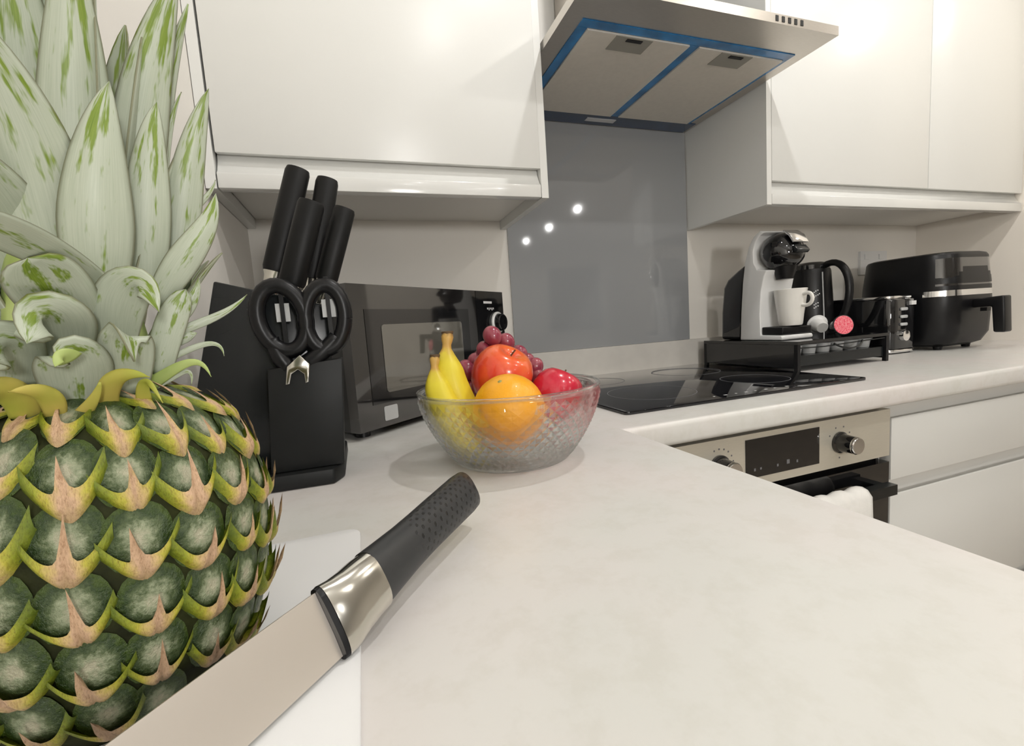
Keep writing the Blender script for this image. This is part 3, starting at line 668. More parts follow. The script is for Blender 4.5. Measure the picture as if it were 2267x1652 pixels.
# blade
bm = bmesh.new(); BL = 0.185; secs = []
for i in range(25):
    s = i / 24; a = -0.0086 - BL * s
    top = .0147 - .005 * s ** 2.2; bot = -.0186 + (.0186 + .0097) * max(0, (s - .45) / .55) ** 2.0
    th = .0011 * (1 - .6 * s)
    secs.append([bm.verts.new(kp(a, top, th)), bm.verts.new(kp(a, top, -th)), bm.verts.new(kp(a, (top * .35 + bot * .65), -th * .8)), bm.verts.new(kp(a, bot, 0)), bm.verts.new(kp(a, (top * .35 + bot * .65), th * .8))])
for i in range(24):
    for j in range(5): bm.faces.new((secs[i][j], secs[i][(j + 1) % 5], secs[i + 1][(j + 1) % 5], secs[i + 1][j]))
bm.faces.new(secs[0]); bm.faces.new(list(reversed(secs[-1]))); bmesh.ops.recalc_face_normals(bm, faces=bm.faces)
bmesh.ops.transform(bm, matrix=k, verts=bm.verts); o = finish('blade', bm, 'blade', t); auto_smooth(o, 20)

mz = min((V(t.location) + v.co).z for c_ in t.children for v in c_.data.vertices)
t.location.z += ZBd + .0003 - mz

# ------------------------------------------------------------------ glass bowl
BC = V((-0.237, -0.662, 0.9004))
t = thing('fruit_bowl', 'clear pressed-glass bowl with diamond pattern holding the fruit', 'bowl', BC)
def bowl_r(z):     # outer radius by height above the worktop
    s = max(0, min(1, z / .0885)); return .070 + .042 * (1 - (1 - s) ** 1.7)
bm = bmesh.new(); NB, KR = 52, 14; ZB0, ZB1 = .0045, .0835
def bp_(z, ang, dr=0.0): r = bowl_r(z) + dr; return bm.verts.new((r * math.cos(ang), r * math.sin(ang), z))
def ring_of(z, r): return [bm.verts.new((r * math.cos(2 * PI * (j + .25) / NB), r * math.sin(2 * PI * (j + .25) / NB), z)) for j in range(NB)]
zr = [ZB0 + (ZB1 - ZB0) * q / KR for q in range(KR + 1)]
lat_ = [[bp_(zr[q], 2 * PI * (j + .5 * (q % 2)) / NB, -.0009) for j in range(NB)] for q in range(KR + 1)]
for q in range(1, KR):
    for j in range(NB):
        sh = q % 2                                   # each cut diamond: four corners and a raised middle
        l_, r_ = lat_[q][j], lat_[q][(j + 1) % NB]; m_ = (j + sh) % NB if sh else j
        dn, up_ = (lat_[q - 1][(j + 1) % NB], lat_[q + 1][(j + 1) % NB]) if sh else (lat_[q - 1][j], lat_[q + 1][j])
        ce = bp_(zr[q], 2 * PI * (j + .5 + .5 * sh) / NB, .0011)
        for a_, b_ in ((l_, dn), (dn, r_), (r_, up_), (up_, l_)): bm.faces.new((ce, a_, b_))
for j in range(NB):
    bm.faces.new((lat_[0][j], lat_[0][(j + 1) % NB], lat_[1][j]))
    bm.faces.new((lat_[KR][(j + 1) % NB], lat_[KR][j], lat_[KR - 1][(j) % NB] if KR % 2 == 0 else lat_[KR - 1][(j + 1) % NB]))
base_r = ring_of(0, bowl_r(0) - .002); low_r = ring_of(.0025, bowl_r(.0025)); top_r = ring_of(.0885, bowl_r(.0885))
inn = []
for q in range(15):
    s_ = q / 14; z = .0890 - (.0890 - .007) * s_
    inn.append(ring_of(z, max(.004, bowl_r(z) - .0046 - (.010 * max(0, s_ - .85) / .15))))
def skin(A_, B_):
    for j in range(NB): bm.faces.new((A_[j], A_[(j + 1) % NB], B_[(j + 1) % NB], B_[j]))
skin(base_r, low_r); skin(low_r, lat_[0]); skin(lat_[KR], top_r); skin(top_r, inn[0])
for A_, B_ in zip(inn, inn[1:]): skin(A_, B_)
bm.faces.new(list(reversed(base_r))); bm.faces.new(inn[-1])
bmesh.ops.recalc_face_normals(bm, faces=bm.faces); bw = finish('bowl_wall', bm, 'glass', t, True)
for p_ in bw.data.polygons: p_.use_smooth = len(p_.vertices) == 4
bm = bmesh.new(); lathe(bm, [(bowl_r(.0885) - .0044, .0888), (bowl_r(.0885) - .0046, .0905), (bowl_r(.0885) - .002, .0918), (bowl_r(.0885) + .0006, .0905), (bowl_r(.0885) + .0004, .0888)], 96)
finish('rim', bm, 'glass', t, True)

# ------------------------------------------------------------------ fruit
def fruit(name, label, cat, c, r, prof, m, rot=(0, 0, 0), lobes=0, group=None, seg=40):
    t = thing(name, label, cat, c, group); t.rotation_euler = rot
    bm = bmesh.new(); rings = lathe(bm, [(a * r, b * r) for a, b in prof], seg)
    if lobes:
        for v in bm.verts:
            a = math.atan2(v.co.y, v.co.x); s = 1 + .025 * math.cos(lobes * a) * (-v.co.z / r * .5 + .5); v.co.x *= s; v.co.y *= s
    bmesh.ops.recalc_face_normals(bm, faces=bm.faces); finish('flesh', bm, m, t, True); return t
aprof = [(0, .62), (.06, .64), (.14, .74), (.26, .84), (.42, .88), (.6, .84), (.78, .70), (.92, .46), (1.0, .14), (.99, -.16), (.92, -.44), (.80, -.68), (.64, -.84), (.45, -.93), (.28, -.92), (.12, -.86), (0, -.82)]
ap = fruit('apple', 'orange-blushed red apple in the middle of the bowl behind the orange', 'apple', (-0.235, -0.632, 1.000), .0398, aprof, 'apple_a', (.50, .20, .3), 5)
tb('stalk', bez([(0, 0, .0245), (.001, 0, .032), (.003, -.001, .039)], 6), .0011, 'stem', ap, 7)
ap = fruit('apple', 'dark red apple leaning on the bowl wall towards the hob', 'apple', (-0.1710, -0.657, 0.971), .0342, aprof, 'apple_b', (.48, .25, 1.2), 5)
tb('stalk', bez([(0, 0, .022), (.001, .001, .029), (.004, .001, .035)], 6), .0011, 'stem', ap, 7)
op = [(math.sin(PI * i / 18) * (1 if 0 < i < 18 else 0), math.cos(PI * i / 18) * .98) for i in range(19)]; op[0] = (0, .95); op[1] = (.16, .955)
orr = fruit('orange', 'bright orange at the front of the glass bowl', 'orange', (-0.2535, -0.709, 0.9695), .0408, op, 'orange', (.35, -.35, 0))
lat('stem_scar', [(0, .0006), (.0018, .0006), (.0026, 0), (.0026, -.001)], 'gstem', orr, 8, c=(0, 0, .0388))
def banana(label, pts, R, m='banana'):
    n = 26; pp = bez(pts, n); b0 = pp[0]
    t = thing('banana', label, 'banana', b0, None)
    rad = []
    for i in range(n):
        s = i / (n - 1)
        if s < .17: r = R * (.30 + .05 * math.sin(s * 36))
        elif s < .44: r = R * (.32 + .60 * math.sin((s - .17) / .27 * PI / 2) ** 1.15)
        elif s < .88: r = R * (.92 + .08 * math.sin((s - .44) / .44 * PI))
        else: r = R * max(.22, .92 * (1 - ((s - .88) / .12) ** 2 * .8))
        rad.append(r)
    bm = bmesh.new(); ul = bm.loops.layers.uv.new('UVMap'); tube(bm, [p - b0 for p in pp], rad, 20, 1, 1, ul, True, .045)
    bmesh.ops.recalc_face_normals(bm, faces=bm.faces); o = finish('peel', bm, m, t); auto_smooth(o, 60)
    tb('stalk_tip', [V((0, 0, .002)), V((0, 0, .0002)), V((0, 0, -.002))], [R * .34, R * .36, R * .30], 'stem', t, 10)
    return t
banana('yellow banana with the taller brown stalk standing in the bowl', [(-0.3035, -0.640, 1.060), (-0.311, -0.645, 1.020), (-0.318, -0.668, 0.985), (-0.268, -0.640, 0.923)], .0212)
banana('yellow banana with the shorter stalk against the bowl wall', [(-0.3245, -0.662, 1.034), (-0.331, -0.666, 1.005), (-0.327, -0.682, 0.968), (-0.285, -0.684, 0.924)], .0170)
# grapes
t = thing('grape_bunch', 'bunch of dark red grapes behind the apple in the bowl', 'grapes', (-0.225, -0.595, 0.985))
spots = [(1090, 744, -.600, 1.05), (1121, 757, -.597, .95), (1112, 772, -.600, .9), (1072, 774, -.598, .9), (1033, 820, -.618, 1.12), (1068, 793, -.600, 1.0), (1052, 800, -.606, .9), (1150, 783, -.590, .95), (1184, 812, -.592, 1.0), (1168, 800, -.585, .9),
         (1130, 790, -.580, 1.0), (1095, 790, -.582, 1.0), (1060, 835, -.590, 1.0), (1090, 830, -.572, 1.0), (1140, 830, -.566, 1.0), (1175, 845, -.578, 1.0), (1045, 862, -.600, 1.0), (1110, 860, -.566, 1.0), (1190, 835, -.598, .9)]
gm = None; gc = []
for px, py, Y, s in spots:
    p = at(px, py, 1, Y)
    for _ in range(60):
        gr = .0131 * s + .002; mv = False
        for cc, rr_ in ((V((-0.235, -0.632, 1.000)), .0398), (V((-0.1695, -0.656, 0.970)), .0345)):
            if (p - cc).length < rr_ + gr: p += (p - CAM_P).normalized() * .0015; mv = True
        rd = V((p.x - BC.x, p.y - BC.y)); lim = bowl_r(p.z - .9) - .0052 - gr
        if p.z < .995 and rd.length > lim: p.x = BC.x + rd.x / rd.length * lim; p.y = BC.y + rd.y / rd.length * lim; p.z += .002; mv = True
        if not mv: break
    if gm is None:
        bm = bmesh.new(); bmesh.ops.create_uvsphere(bm, u_segments=18, v_segments=12, radius=.0122); o = finish('grape', bm, 'grape', t, True); gm = o.data
    else:
        o = bpy.data.objects.new('grape', gm); COL.objects.link(o); o.parent = t
    o.location = p - V(t.location); o.scale = (s, s, s * 1.12); o.rotation_euler = (random.uniform(-.6, .6), random.uniform(-.6, .6), 0); gc.append(p - V(t.location))
for q in gc[:12]:
    tb('stem', bez([q * .55 + V((0, .01, .01)), q * .8 + V((0, .004, .012)), q + V((0, 0, .010))], 5), .0011, 'gstem', t, 6)
q0 = gc[2]
tb('main_stem', bez([q0 + V((-.012, .003, .0)), q0 + V((-.004, -.004, .012)), q0 + V((.002, -.008, .012)), q0 + V((.006, -.010, .002))], 8), .0018, 'gstem', t, 7)

# ------------------------------------------------------------------ capsule drawer
TX0, TX1, TY0, TY1, TZ = 0.616, 0.950, -0.367, -0.049, 0.977
t = thing('capsule_drawer', 'black coffee-capsule drawer stand with glass top beside the hob', 'drawer stand', (0.783, -0.208, 0.9)); k = inv(t)
bx('top_plate', (TX0, TY0, TZ - .008), (TX1, TY1, TZ), 'blackgloss', t, r=0.002, mtx=k)
for x in (TX0, TX1 - .003): bx('side_panel', (x + (.0005 if x == TX0 else 0), TY0 + .004, 0.9085), (x + .003, TY1, TZ - .0085), 'blackgloss', t, r=0.0006, mtx=k)
bx('back_panel', (TX0 + .004, TY1 - .003, 0.9085), (TX1 - .004, TY1, TZ - .0085), 'blackgloss', t, r=0.0006, mtx=k)
for x in (TX0, TX1 - .010):
    for y in (TY0, TY1 - .010): bx('leg', (x, y, 0.9003), (x + .010, y + .010, TZ - .0083), 'black', t, r=0.001, mtx=k)
dr = bx('drawer', (TX0 + .012, TY0 + .006, 0.914), (TX1 - .012, TY1 - .012, 0.940), 'charcoal', t, r=0.001, mtx=k)
tb('drawer_rail', [V(p) - V(t.location) for p in ((TX0 + .012, TY0 + .003, .960), (TX0 + .10, TY0 + .003, .958), (TX1 - .10, TY0 + .003, .962), (TX1 - .012, TY0 + .003, .964))], .0016, 'charcoal', dr, 8)
tb('drawer_handle', [V(p) - V(t.location) for p in bez([(.745, TY0 + .002, .963), (.765, TY0 - .012, .943), (.825, TY0 - .012, .943), (.85, TY0 + .002, .964)], 12)], .0024, 'charcoal', dr, 8)
cm = None
for i in range(6):
    for j in range(2):
        c = V((TX0 + .038 + i * .051, TY0 + .042 + j * .055, .9404))
        if cm is None:
            cm = lat('stored_capsule', [(0, 0), (.016, 0), (.0195, .022), (.0235, .0235), (.0235, .0245), (0, .0247)], 'greyplastic', dr, 16)
            o = cm
        else:
            o = bpy.data.objects.new('stored_capsule', cm.data); COL.objects.link(o); o.parent = dr
        o.location = c - V(t.location)

# ------------------------------------------------------------------ coffee machine
XM = 0.700
t = thing('coffee_machine', 'white and black capsule coffee machine on the drawer stand', 'coffee machine', (XM, -0.2, TZ)); k = inv(t)
def cy_(y): return y if y > -.17 else -.17 + (y + .17) * .78
def side_profile(name, pts, w_, m, r, parent=None):
    pts = [(cy_(y), z) for y, z in pts]
    return prism(name, pts, 0, XM - w_ / 2, XM + w_ / 2, m, parent or t, r=r, seg=4, mtx=k)
z0 = TZ + .0005
side_profile('shell', [(-.335, z0), (-.338, z0 + .006), (-.335, z0 + .013), (-.252, z0 + .014), (-.250, 1.05), (-.256, 1.11), (-.268, 1.150), (-.280, 1.166), (-.240, 1.172), (-.226, 1.192), (-.224, 1.222), (-.234, 1.246), (-.252, 1.262), (-.275, 1.268), (-.252, 1.274), (-.226, 1.262), (-.205, 1.238), (-.188, 1.20), (-.176, 1.14), (-.168, 1.06), (-.164, z0)], .112, 'white', .006)
side_profile('water_tank', [(-.1635, z0), (-.1675, 1.06), (-.1755, 1.14), (-.186, 1.196), (-.150, 1.180), (-.112, 1.158), (-.095, 1.135), (-.086, 1.06), (-.083, z0)], .100, 'blackgloss', .010)
side_profile('rear_grip', [(-.082, 1.000), (-.085, 1.075), (-.079, 1.075), (-.076, 1.000)], .040, 'greyplastic', .001)
side_profile('drip_tray', [(-.253, z0 + .0145), (-.334, z0 + .0145), (-.336, z0 + .034), (-.253, z0 + .036)], .104, 'black', .003)
# dome head
bm = bmesh.new(); bmesh.ops.create_uvsphere(bm, u_segments=36, v_segments=22, radius=1.0)
for v in bm.verts:
    v.co = V((v.co.x * .054, v.co.y * .053, v.co.z * .050))
    if v.co.y < -.02: v.co.z -= (abs(v.co.y) - .02) * .25
bmesh.ops.transform(bm, matrix=k @ Matrix.Translation((XM, -.2555, 1.214)), verts=bm.verts); hd_ = finish('head', bm, 'blackgloss', t, True)
prism('lever', [(-.306, 1.225), (-.319, 1.209), (-.312, 1.202), (-.298, 1.211)], 0, XM - .022, XM + .022, 'charcoal', t, r=.002, mtx=k)
prism('capsule_slot', [(-.277, 1.2642), (-.295, 1.249), (-.307, 1.229), (-.3115, 1.2305), (-.299, 1.2525), (-.280, 1.2670)], 0, XM - .026, XM + .026, 'chrome', hd_, r=.001, mtx=k)
lat('nozzle', [(0, 0), (.020, 0), (.026, .018), (.030, .034), (0, .036)], 'black', t, 24, c=(0, -.063, 1.140 - TZ))
lat('top_button', [(0, 0), (.006, 0), (.006, .008), (0, .009)], 'black', t, 14, c=(0, -.010, 1.262 - TZ))
# cup
t = thing('coffee_cup', 'white china cup on the coffee machine drip tray', 'cup', (XM, -0.2790, z0 + .0367))
lat('cup_wall', [(0, .0008), (.027, .0008), (.0285, .004), (.0315, .03), (.0360, .062), (.0395, .094), (.0402, .0965), (.0395, .0975), (.0375, .094), (.0340, .062), (.0295, .03), (.025, .008), (0, .007)], 'china', t, 40)
tb('handle', bez([(-.001, -.0385, .082), (-.002, -.075, .094), (-.002, -.070, .040), (-.001, -.0345, .054)], 14), .0050, 'china', t, 10, 1.0, .8)
# capsules on the tray
def capsule(label, loc, rot, lid, mbody):
    t = thing('coffee_capsule', label, 'coffee capsule', loc, 'loose capsules on the stand'); t.rotation_euler = rot
    lat('shell', [(0, 0), (.014, 0), (.017, .006), (.0210, .030), (.0262, .0315), (.0262, .0335), (.0240, .0338)], mbody, t, 28)
    lat('lid', [(.0, .0336), (.0240, .0340), (.0242, .0345), (0, .0346)], lid, t, 28)
    return t
capsule('white coffee capsule tipped over beside the coffee machine', (0.812, -0.285, TZ + .0235), (math.radians(-72), 0, math.radians(-30)), 'greyplastic', 'white')
pc = capsule('pink-lidded coffee capsule lying on its side on the stand', (0.800, -0.328, TZ + .0265), (math.radians(82), 0, math.radians(-22)), 'pink', 'charcoal')

# ------------------------------------------------------------------ kettle
t = thing('kettle', 'tall black kettle with curved handle behind the coffee machine', 'kettle', (1.024, -0.083, 0.9004))
lat('base_plate', [(0, 0), (.062, 0), (.062, .016), (.055, .020), (0, .020)], 'black', t, 40)
lat('jug', [(0, .0205), (.064, .0205), (.069, .030), (.0685, .12), (.0645, .20), (.060, .272), (.058, .280), (0, .280)], 'black', t, 40)
lat('lid', [(0, .2805), (.057, .2805), (.056, .294), (.046, .302), (.012, .306), (0, .306)], 'blackgloss', t, 40)
tb('handle', bez([(0, -.050, .288), (0, -.125, .325), (0, -.165, .19), (0, -.088, .085)], 18), .0125, 'black', t, 12, .8, 1.0)
tb('handle_root', [(0, -.060, .090), (0, -.075, .088), (0, -.092, .090)], .010, 'black', t, 10)
prism('spout', [(.040, .245), (.078, .268), (.074, .276), (.036, .276)], 0, -.014, .014, 'black', t, r=.003)
a0 = math.atan2(-1.08, -1.42)
for dz, n_ in ((.205, 3), (.190, 4), (.165, 3), (.155, 3)):
    for i in range(n_):
        a = a0 + .20 + i * .075; r_ = .0690 - (dz - .12) * .048
        mt = Matrix.Rotation(a, 4, 'Z') @ Matrix.Translation((r_, 0, dz + .003 * i))
        bx('print_mark', (-.0004, -.0014, -.0012), (.0003, .0018 if i % 2 else .0030, .0030 if i % 2 else .0018), 'mark', t, r=0, mtx=mt)
a = a0 + .62
tb('level_window', [V((math.cos(a) * r_, math.sin(a) * r_, z_)) for r_, z_ in ((.0682, .05), (.0680, .13), (.0632, .21), (.0600, .268))], .0022, 'greyplastic', t, 8)

# ------------------------------------------------------------------ toaster
t = thing('toaster', 'black toaster with steel top and grey push buttons beside the kettle', 'toaster', (1.158, -0.165, 0.9004))
TX = .060; 
prism('body', rrect(-TX, TX, -.118, .125, .022), 2, .014, .166, 'blackgloss', t, r=.004)
prism('steel_top', rrect(-TX + .004, TX - .004, -.112, .119, .018), 2, .1662, .176, 'chrome', t, r=.003)
for x in (-.024, .010): bx('bread_slot', (x, -.085, .1755), (x + .015, .100, .1766), 'black', t, r=0)
prism('base_trim', rrect(-TX + .001, TX - .001, -.117, .124, .020), 2, .003, .0135, 'chrome', t, r=.002)
for x, y in ((-.045, -.1), (.045, -.1), (-.045, .1), (.045, .1)): lat('foot', [(0, 0), (.008, 0), (.008, .0045), (0, .0045)], 'black', t, 10, c=(x, y, -.0001))
for z_ in (.135, .112, .089): prism('push_button', rrect(-.022, .008, z_ - .0045, z_ + .0045, .004), 1, -.1225, -.1182, 'greyplastic', t, r=.001)
bx('lever', (.020, -.124, .146), (.042, -.1182, .158), 'white', t, r=.002)
lat('browning_knob', [(0, 0), (.017, 0), (.016, .010), (0, .011)], 'chrome', t, 28, mtx=Matrix.Translation((-.006, -.1182, .055)) @ Matrix.Rotation(PI / 2, 4, 'X'))

# ------------------------------------------------------------------ air fryer
t = thing('air_fryer', 'large black air fryer with basket handle by the right wall', 'air fryer', (1.365, -0.215, 0.9004))
def rsq(hx, hy, r, n=7): return rrect(-hx, hx, -hy, hy, r, n)
def loft(name, secs, m, parent, ang=35):
    bm = bmesh.new(); rings = []
    for pl_, z in secs: rings.append([bm.verts.new((x, y, z)) for x, y in pl_])
    for A_, B_ in zip(rings, rings[1:]):
        for j in range(len(A_)): bm.faces.new((A_[j], A_[(j + 1) % len(A_)], B_[(j + 1) % len(A_)], B_[j]))
    bm.faces.new(list(reversed(rings[0]))); bm.faces.new(rings[-1]); bmesh.ops.recalc_face_normals(bm, faces=bm.faces)
    o = finish(name, bm, m, parent); auto_smooth(o, ang); return o
loft('body', [(rsq(.095, .095, .05), .010), (rsq(.115, .118, .06), .020), (rsq(.128, .132, .065), .050), (rsq(.131, .136, .066), .150), (rsq(.129, .134, .066), .205), (rsq(.122, .127, .064), .284), (rsq(.118, .123, .062), .2915), (rsq(.108, .113, .06), .2955)], 'black', t)
arc = [p for p in rsq(.1318, .1368, .066) if p[1] < -.062]; arc.sort(key=lambda p: p[0])
inner = [(x * .93, y * .93) for x, y in arc]
loft('trim_band', [(arc + inner[::-1], .164), ([(x * .995, y * .995) for x, y in arc + inner[::-1]], .181)], 'chrome', t)
arc2 = [p for p in rsq(.1296, .1346, .066) if p[1] < -.09]; arc2.sort(key=lambda p: p[0]); in2 = [(x * .93, y * .93) for x, y in arc2]
loft('control_screen', [(arc2 + in2[::-1], .1945), ([(x * .948, y * .95) for x, y in arc2 + in2[::-1]], .276)], 'brownglass', t)
hz = prism('basket_handle', [(-.133, .150), (-.205, .156), (-.210, .050), (-.184, .050), (-.178, .126), (-.133, .124)], 0, -.019, .019, 'black', t, r=.005, seg=3)
bx('release_button', (-.010, -.165, .113), (.010, -.150, .1235), 'black', hz, r=.002)
for x, y in ((-.07, -.08), (.07, -.08), (-.07, .08), (.07, .08)): lat('foot', [(0, 0), (.010, 0), (.012, .0105), (0, .0105)], 'black', t, 10, c=(x, y, 0))

# ------------------------------------------------------------------ pineapple
A = V((-0.526, -0.925, ZBd + .0003))
t = thing('pineapple', 'whole pineapple with grey-green crown standing on the white chopping board', 'pineapple', A)
HT = .142
prof = [(.000, .0460), (.012, .0535), (.027, .0590), (.050, .0630), (.070, .0645), (.086, .0645), (.100, .0620), (.114, .0570), (.125, .0500), (.133, .0410), (.138, .0300), (.140, .0180)]
def PR(z):
    if z <= prof[0][0]: return prof[0][1]
    for (a, ra), (b, rb) in zip(prof, prof[1:]):
        if z <= b: return ra + (rb - ra) * (z - a) / (b - a)
    return prof[-1][1]
lat('fruit_core', [(0, .0002)] + [(r, z if z > 0 else .0002) for z, r in prof] + [(0, .141)], 'core', t, 40, ang=80)
# eye: shallow dome in unit cell coordinates (x across, y up, z out)
def cell(x, y):   # rounded lozenge outline
    return abs(x) ** 2.4 + abs(y) ** 2.4
bm = bmesh.new(); NR, NA2 = 7, 24; rings = []
for i in range(1, NR + 1):
    s = i / NR; rg = []
    for j in range(NA2):
        a = 2 * PI * j / NA2; c, s_ = math.cos(a), math.sin(a)
        q = (abs(c) ** 2.4 + abs(s_) ** 2.4) ** (-1 / 2.4)
        z = .22 * (1 - s ** 2.6) - .09 * math.exp(-(s / .22) ** 2) - .05 * max(0, math.cos(a * 6)) ** 3 * s * (1.15 - s) * 2 + .03 * math.sin(a * 13) * s ** 4
        rg.append(bm.verts.new((c * q * s, s_ * q * s, z)))
    rings.append(rg)
ct = bm.verts.new((0, 0, .13))
for j in range(NA2): bm.faces.new((ct, rings[0][j], rings[0][(j + 1) % NA2]))
for a_, b_ in zip(rings, rings[1:]):
    for j in range(NA2): bm.faces.new((a_[j], b_[j], b_[(j + 1) % NA2], a_[(j + 1) % NA2]))
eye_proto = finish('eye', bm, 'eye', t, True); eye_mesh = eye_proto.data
def bract_mesh(seed):
    rnd = random.Random(seed); bm = bmesh.new(); ul = bm.loops.layers.uv.new('UVMap'); NU, NV = 24, 5; g = []
    h = rnd.uniform(.75, 1.35); bend = rnd.uniform(-.35, .12); lift = rnd.uniform(.20, .60); wing = rnd.uniform(.70, .92)
    for i in range(NU + 1):
        u = -1 + 2 * i / NU; au = abs(u)
        lowy = -1.26 + (.95 + .2 * wing) * au ** 1.5
        spike = h * math.exp(-(au / .095) ** 1.5) + .24 * math.exp(-(u / .34) ** 2)
        topy = -.74 + wing * 1.42 * au ** 1.8 + spike
        topy = max(topy, lowy + .015)
        col = []
        for j in range(NV + 1):
            v = j / NV; y = lowy + (topy - lowy) * v
            bulge = .40 * math.sin(min(1, v * 1.25) * PI * .62) * (1 - .55 * au ** 2.2) + .06
            z = bulge + lift * (v ** 2) * math.exp(-(u / .17) ** 2) + .12 * au * v
            if v == 0: z = -.10
            col.append(bm.verts.new((u * 1.10 + bend * (v ** 2) * math.exp(-(u / .25) ** 2), y, z)))
        g.append(col)
    for i in range(NU):
        for j in range(NV):
            fce = bm.faces.new((g[i][j], g[i + 1][j], g[i + 1][j + 1], g[i][j + 1]))
            for l, (a, b) in zip(fce.loops, ((i, j), (i + 1, j), (i + 1, j + 1), (i, j + 1))): l[ul].uv = (a / NU, b / NV)
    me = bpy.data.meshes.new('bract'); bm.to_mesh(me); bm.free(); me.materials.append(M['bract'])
    for p_ in me.polygons: p_.use_smooth = True
    return me
bracts = [bract_mesh(s) for s in range(8)]
NC, DZ = 20, .0245
phi0 = math.atan2(CAM_P.y - A.y, CAM_P.x - A.x)
first = True
arc_ = [(0.0, prof[0])]
for a_, b_ in zip(prof, prof[1:]): arc_.append((arc_[-1][0] + math.hypot(b_[0] - a_[0], b_[1] - a_[1]), b_))
def PS(q):      # point of the body's outline by length along it
    q = max(0, min(arc_[-1][0] - 1e-6, q))
    for (qa, a_), (qb, b_) in zip(arc_, arc_[1:]):
        if q <= qb:
            f_ = (q - qa) / (qb - qa); return a_[0] + (b_[0] - a_[0]) * f_, a_[1] + (b_[1] - a_[1]) * f_
for row in range(-3, 14):
    for c in range(NC):
        q = .016 + row * DZ - c * (5 * DZ / NC) + random.uniform(-.0010, .0010)
        if q < .0135 or q > arc_[-1][0] - .010: continue
        az = phi0 + math.radians(7 + 18 * c) + random.uniform(-.02, .02)
        z, r = PS(q); z2, r2 = PS(q + .004); z1, r1 = PS(q - .004)
        nz = V((z2 - z1, 0, -(r2 - r1))).normalized()
        e_r = V((math.cos(az), math.sin(az), 0)); e_t = V((-math.sin(az), math.cos(az), 0))
        N = (e_r * nz.x + V((0, 0, 1)) * nz.z).normalized(); T = e_t; U = N.cross(T)
        if U.z < 0: U = -U; 
        wdt = max(.0045, 2 * PI * r / NC * .545); hgt = DZ * .545
        mtx = Matrix((T, U, N)).transposed().to_4x4() @ Matrix.Diagonal((wdt, hgt, wdt * .8, 1))
        mtx.translation = e_r * (r - .0004) + V((0, 0, z))
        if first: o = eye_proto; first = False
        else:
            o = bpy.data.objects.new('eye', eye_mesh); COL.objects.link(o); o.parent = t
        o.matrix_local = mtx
        if q < .018: continue
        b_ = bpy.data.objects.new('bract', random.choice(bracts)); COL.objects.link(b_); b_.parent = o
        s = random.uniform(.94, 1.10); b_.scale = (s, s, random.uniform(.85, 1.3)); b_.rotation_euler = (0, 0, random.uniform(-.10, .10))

# crown
CZ = .139
lat('crown_core', [(.024, CZ - .002), (.025, CZ + .02), (.020, CZ + .06), (.010, CZ + .10), (0, CZ + .12)], 'leaf_young', t, 20)
def leaf(P4, width, m='leaf', prof=0, cup=.25, tow=None, n=18, twist=0.0):
    """P4: bezier control points in world space, width in metres, tow: where the leaf's face looks"""
    pts = bez(P4, n); fr = []
    bm = bmesh.new(); ul = bm.loops.layers.uv.new('UVMap'); NU = 8; g = []
    for i, p in enumerate(pts):
        s = i / (n - 1)
        tg = (pts[min(n - 1, i + 1)] - pts[max(0, i - 1)]).normalized()
        if tow is None:
            od = V((p.x - A.x, p.y - A.y, 0)); od = od.normalized() if od.length > 1e-4 else V((0, -1, 0))
        else: od = (V(tow) - p).normalized()
        nn = (od - tg * od.dot(tg)); nn = nn.normalized() if nn.length > 1e-4 else (fr[-1] if fr else V((0, -1, 0)))
        if fr:
            pt = (fr[-1] - tg * fr[-1].dot(tg)).normalized(); nn = (pt * .55 + nn * .45).normalized() if pt.dot(nn) > -.2 else pt
        fr.append(nn)
        sd = tg.cross(nn).normalized()
        if twist:
            a = twist * s; sd, nn = sd * math.cos(a) + nn * math.sin(a), nn * math.cos(a) - sd * math.sin(a)
        if prof == 0: wv = (.62 + .38 * math.sin(min(1, s * 2.2) * PI / 2)) * max(0.0, 1 - s ** 2.2) ** .8
        elif prof == 1: wv = (.80 + .2 * s) * max(0, 1 - s ** 5) ** .6
        else: wv = max(.0, 1 - s) ** .7
        wv = max(wv, .012)
        row_ = []
        for j in range(NU + 1):
            x = -1 + 2 * j / NU
            row_.append(bm.verts.new(p - V(A) + sd * (x * wv * width / 2) + nn * (-cup * (1 - x * x) * -1 * wv * width / 2 - cup * wv * width / 2)))
        g.append(row_)
    for i in range(n - 1):
        for j in range(NU):
            fce = bm.faces.new((g[i][j], g[i][j + 1], g[i + 1][j + 1], g[i + 1][j]))
            for l, (a, b) in zip(fce.loops, ((j, i), (j + 1, i), (j + 1, i + 1), (j, i + 1))): l[ul].uv = (a / NU, b / (n - 1))
    bmesh.ops.recalc_face_normals(bm, faces=bm.faces)
    bmesh.ops.solidify(bm, geom=bm.faces, thickness=.0007)
    return finish('leaf', bm, m, t, True)
MPP = .00058      # metres per pixel per metre of distance (across, at the crown)
def pl(pts, wpx, m='leaf', prof=0, cup=.25, twist=0.0):
    P4 = [at_hd(*q) for q in pts]
    return leaf(P4, wpx * MPP * pts[len(pts) // 2][2], m, prof, cup, CAM_P, twist=twist)
H = .285
pl([(100, 560, .30), (90, 300, .30), (40, 60, .30), (10, -200, .30)], 190)
pl([(185, 620, .283), (170, 330, .285), (165, 100, .282), (150, -160, .270)], 185)
pl([(300, 560, .288), (295, 280, .288), (330, 110, .285), (392, -60, .28)], 145)
pl([(345, 480, .296), (345, 280, .296), (370, 160, .294), (416, 10, .292)], 55)
pl([(358, 480, .292), (362, 350, .292), (372, 260, .292), (402, 203, .292)], 26)
pl([(352, 480, .290), (362, 330, .290), (364, 250, .290), (362, 175, .290)], 30)
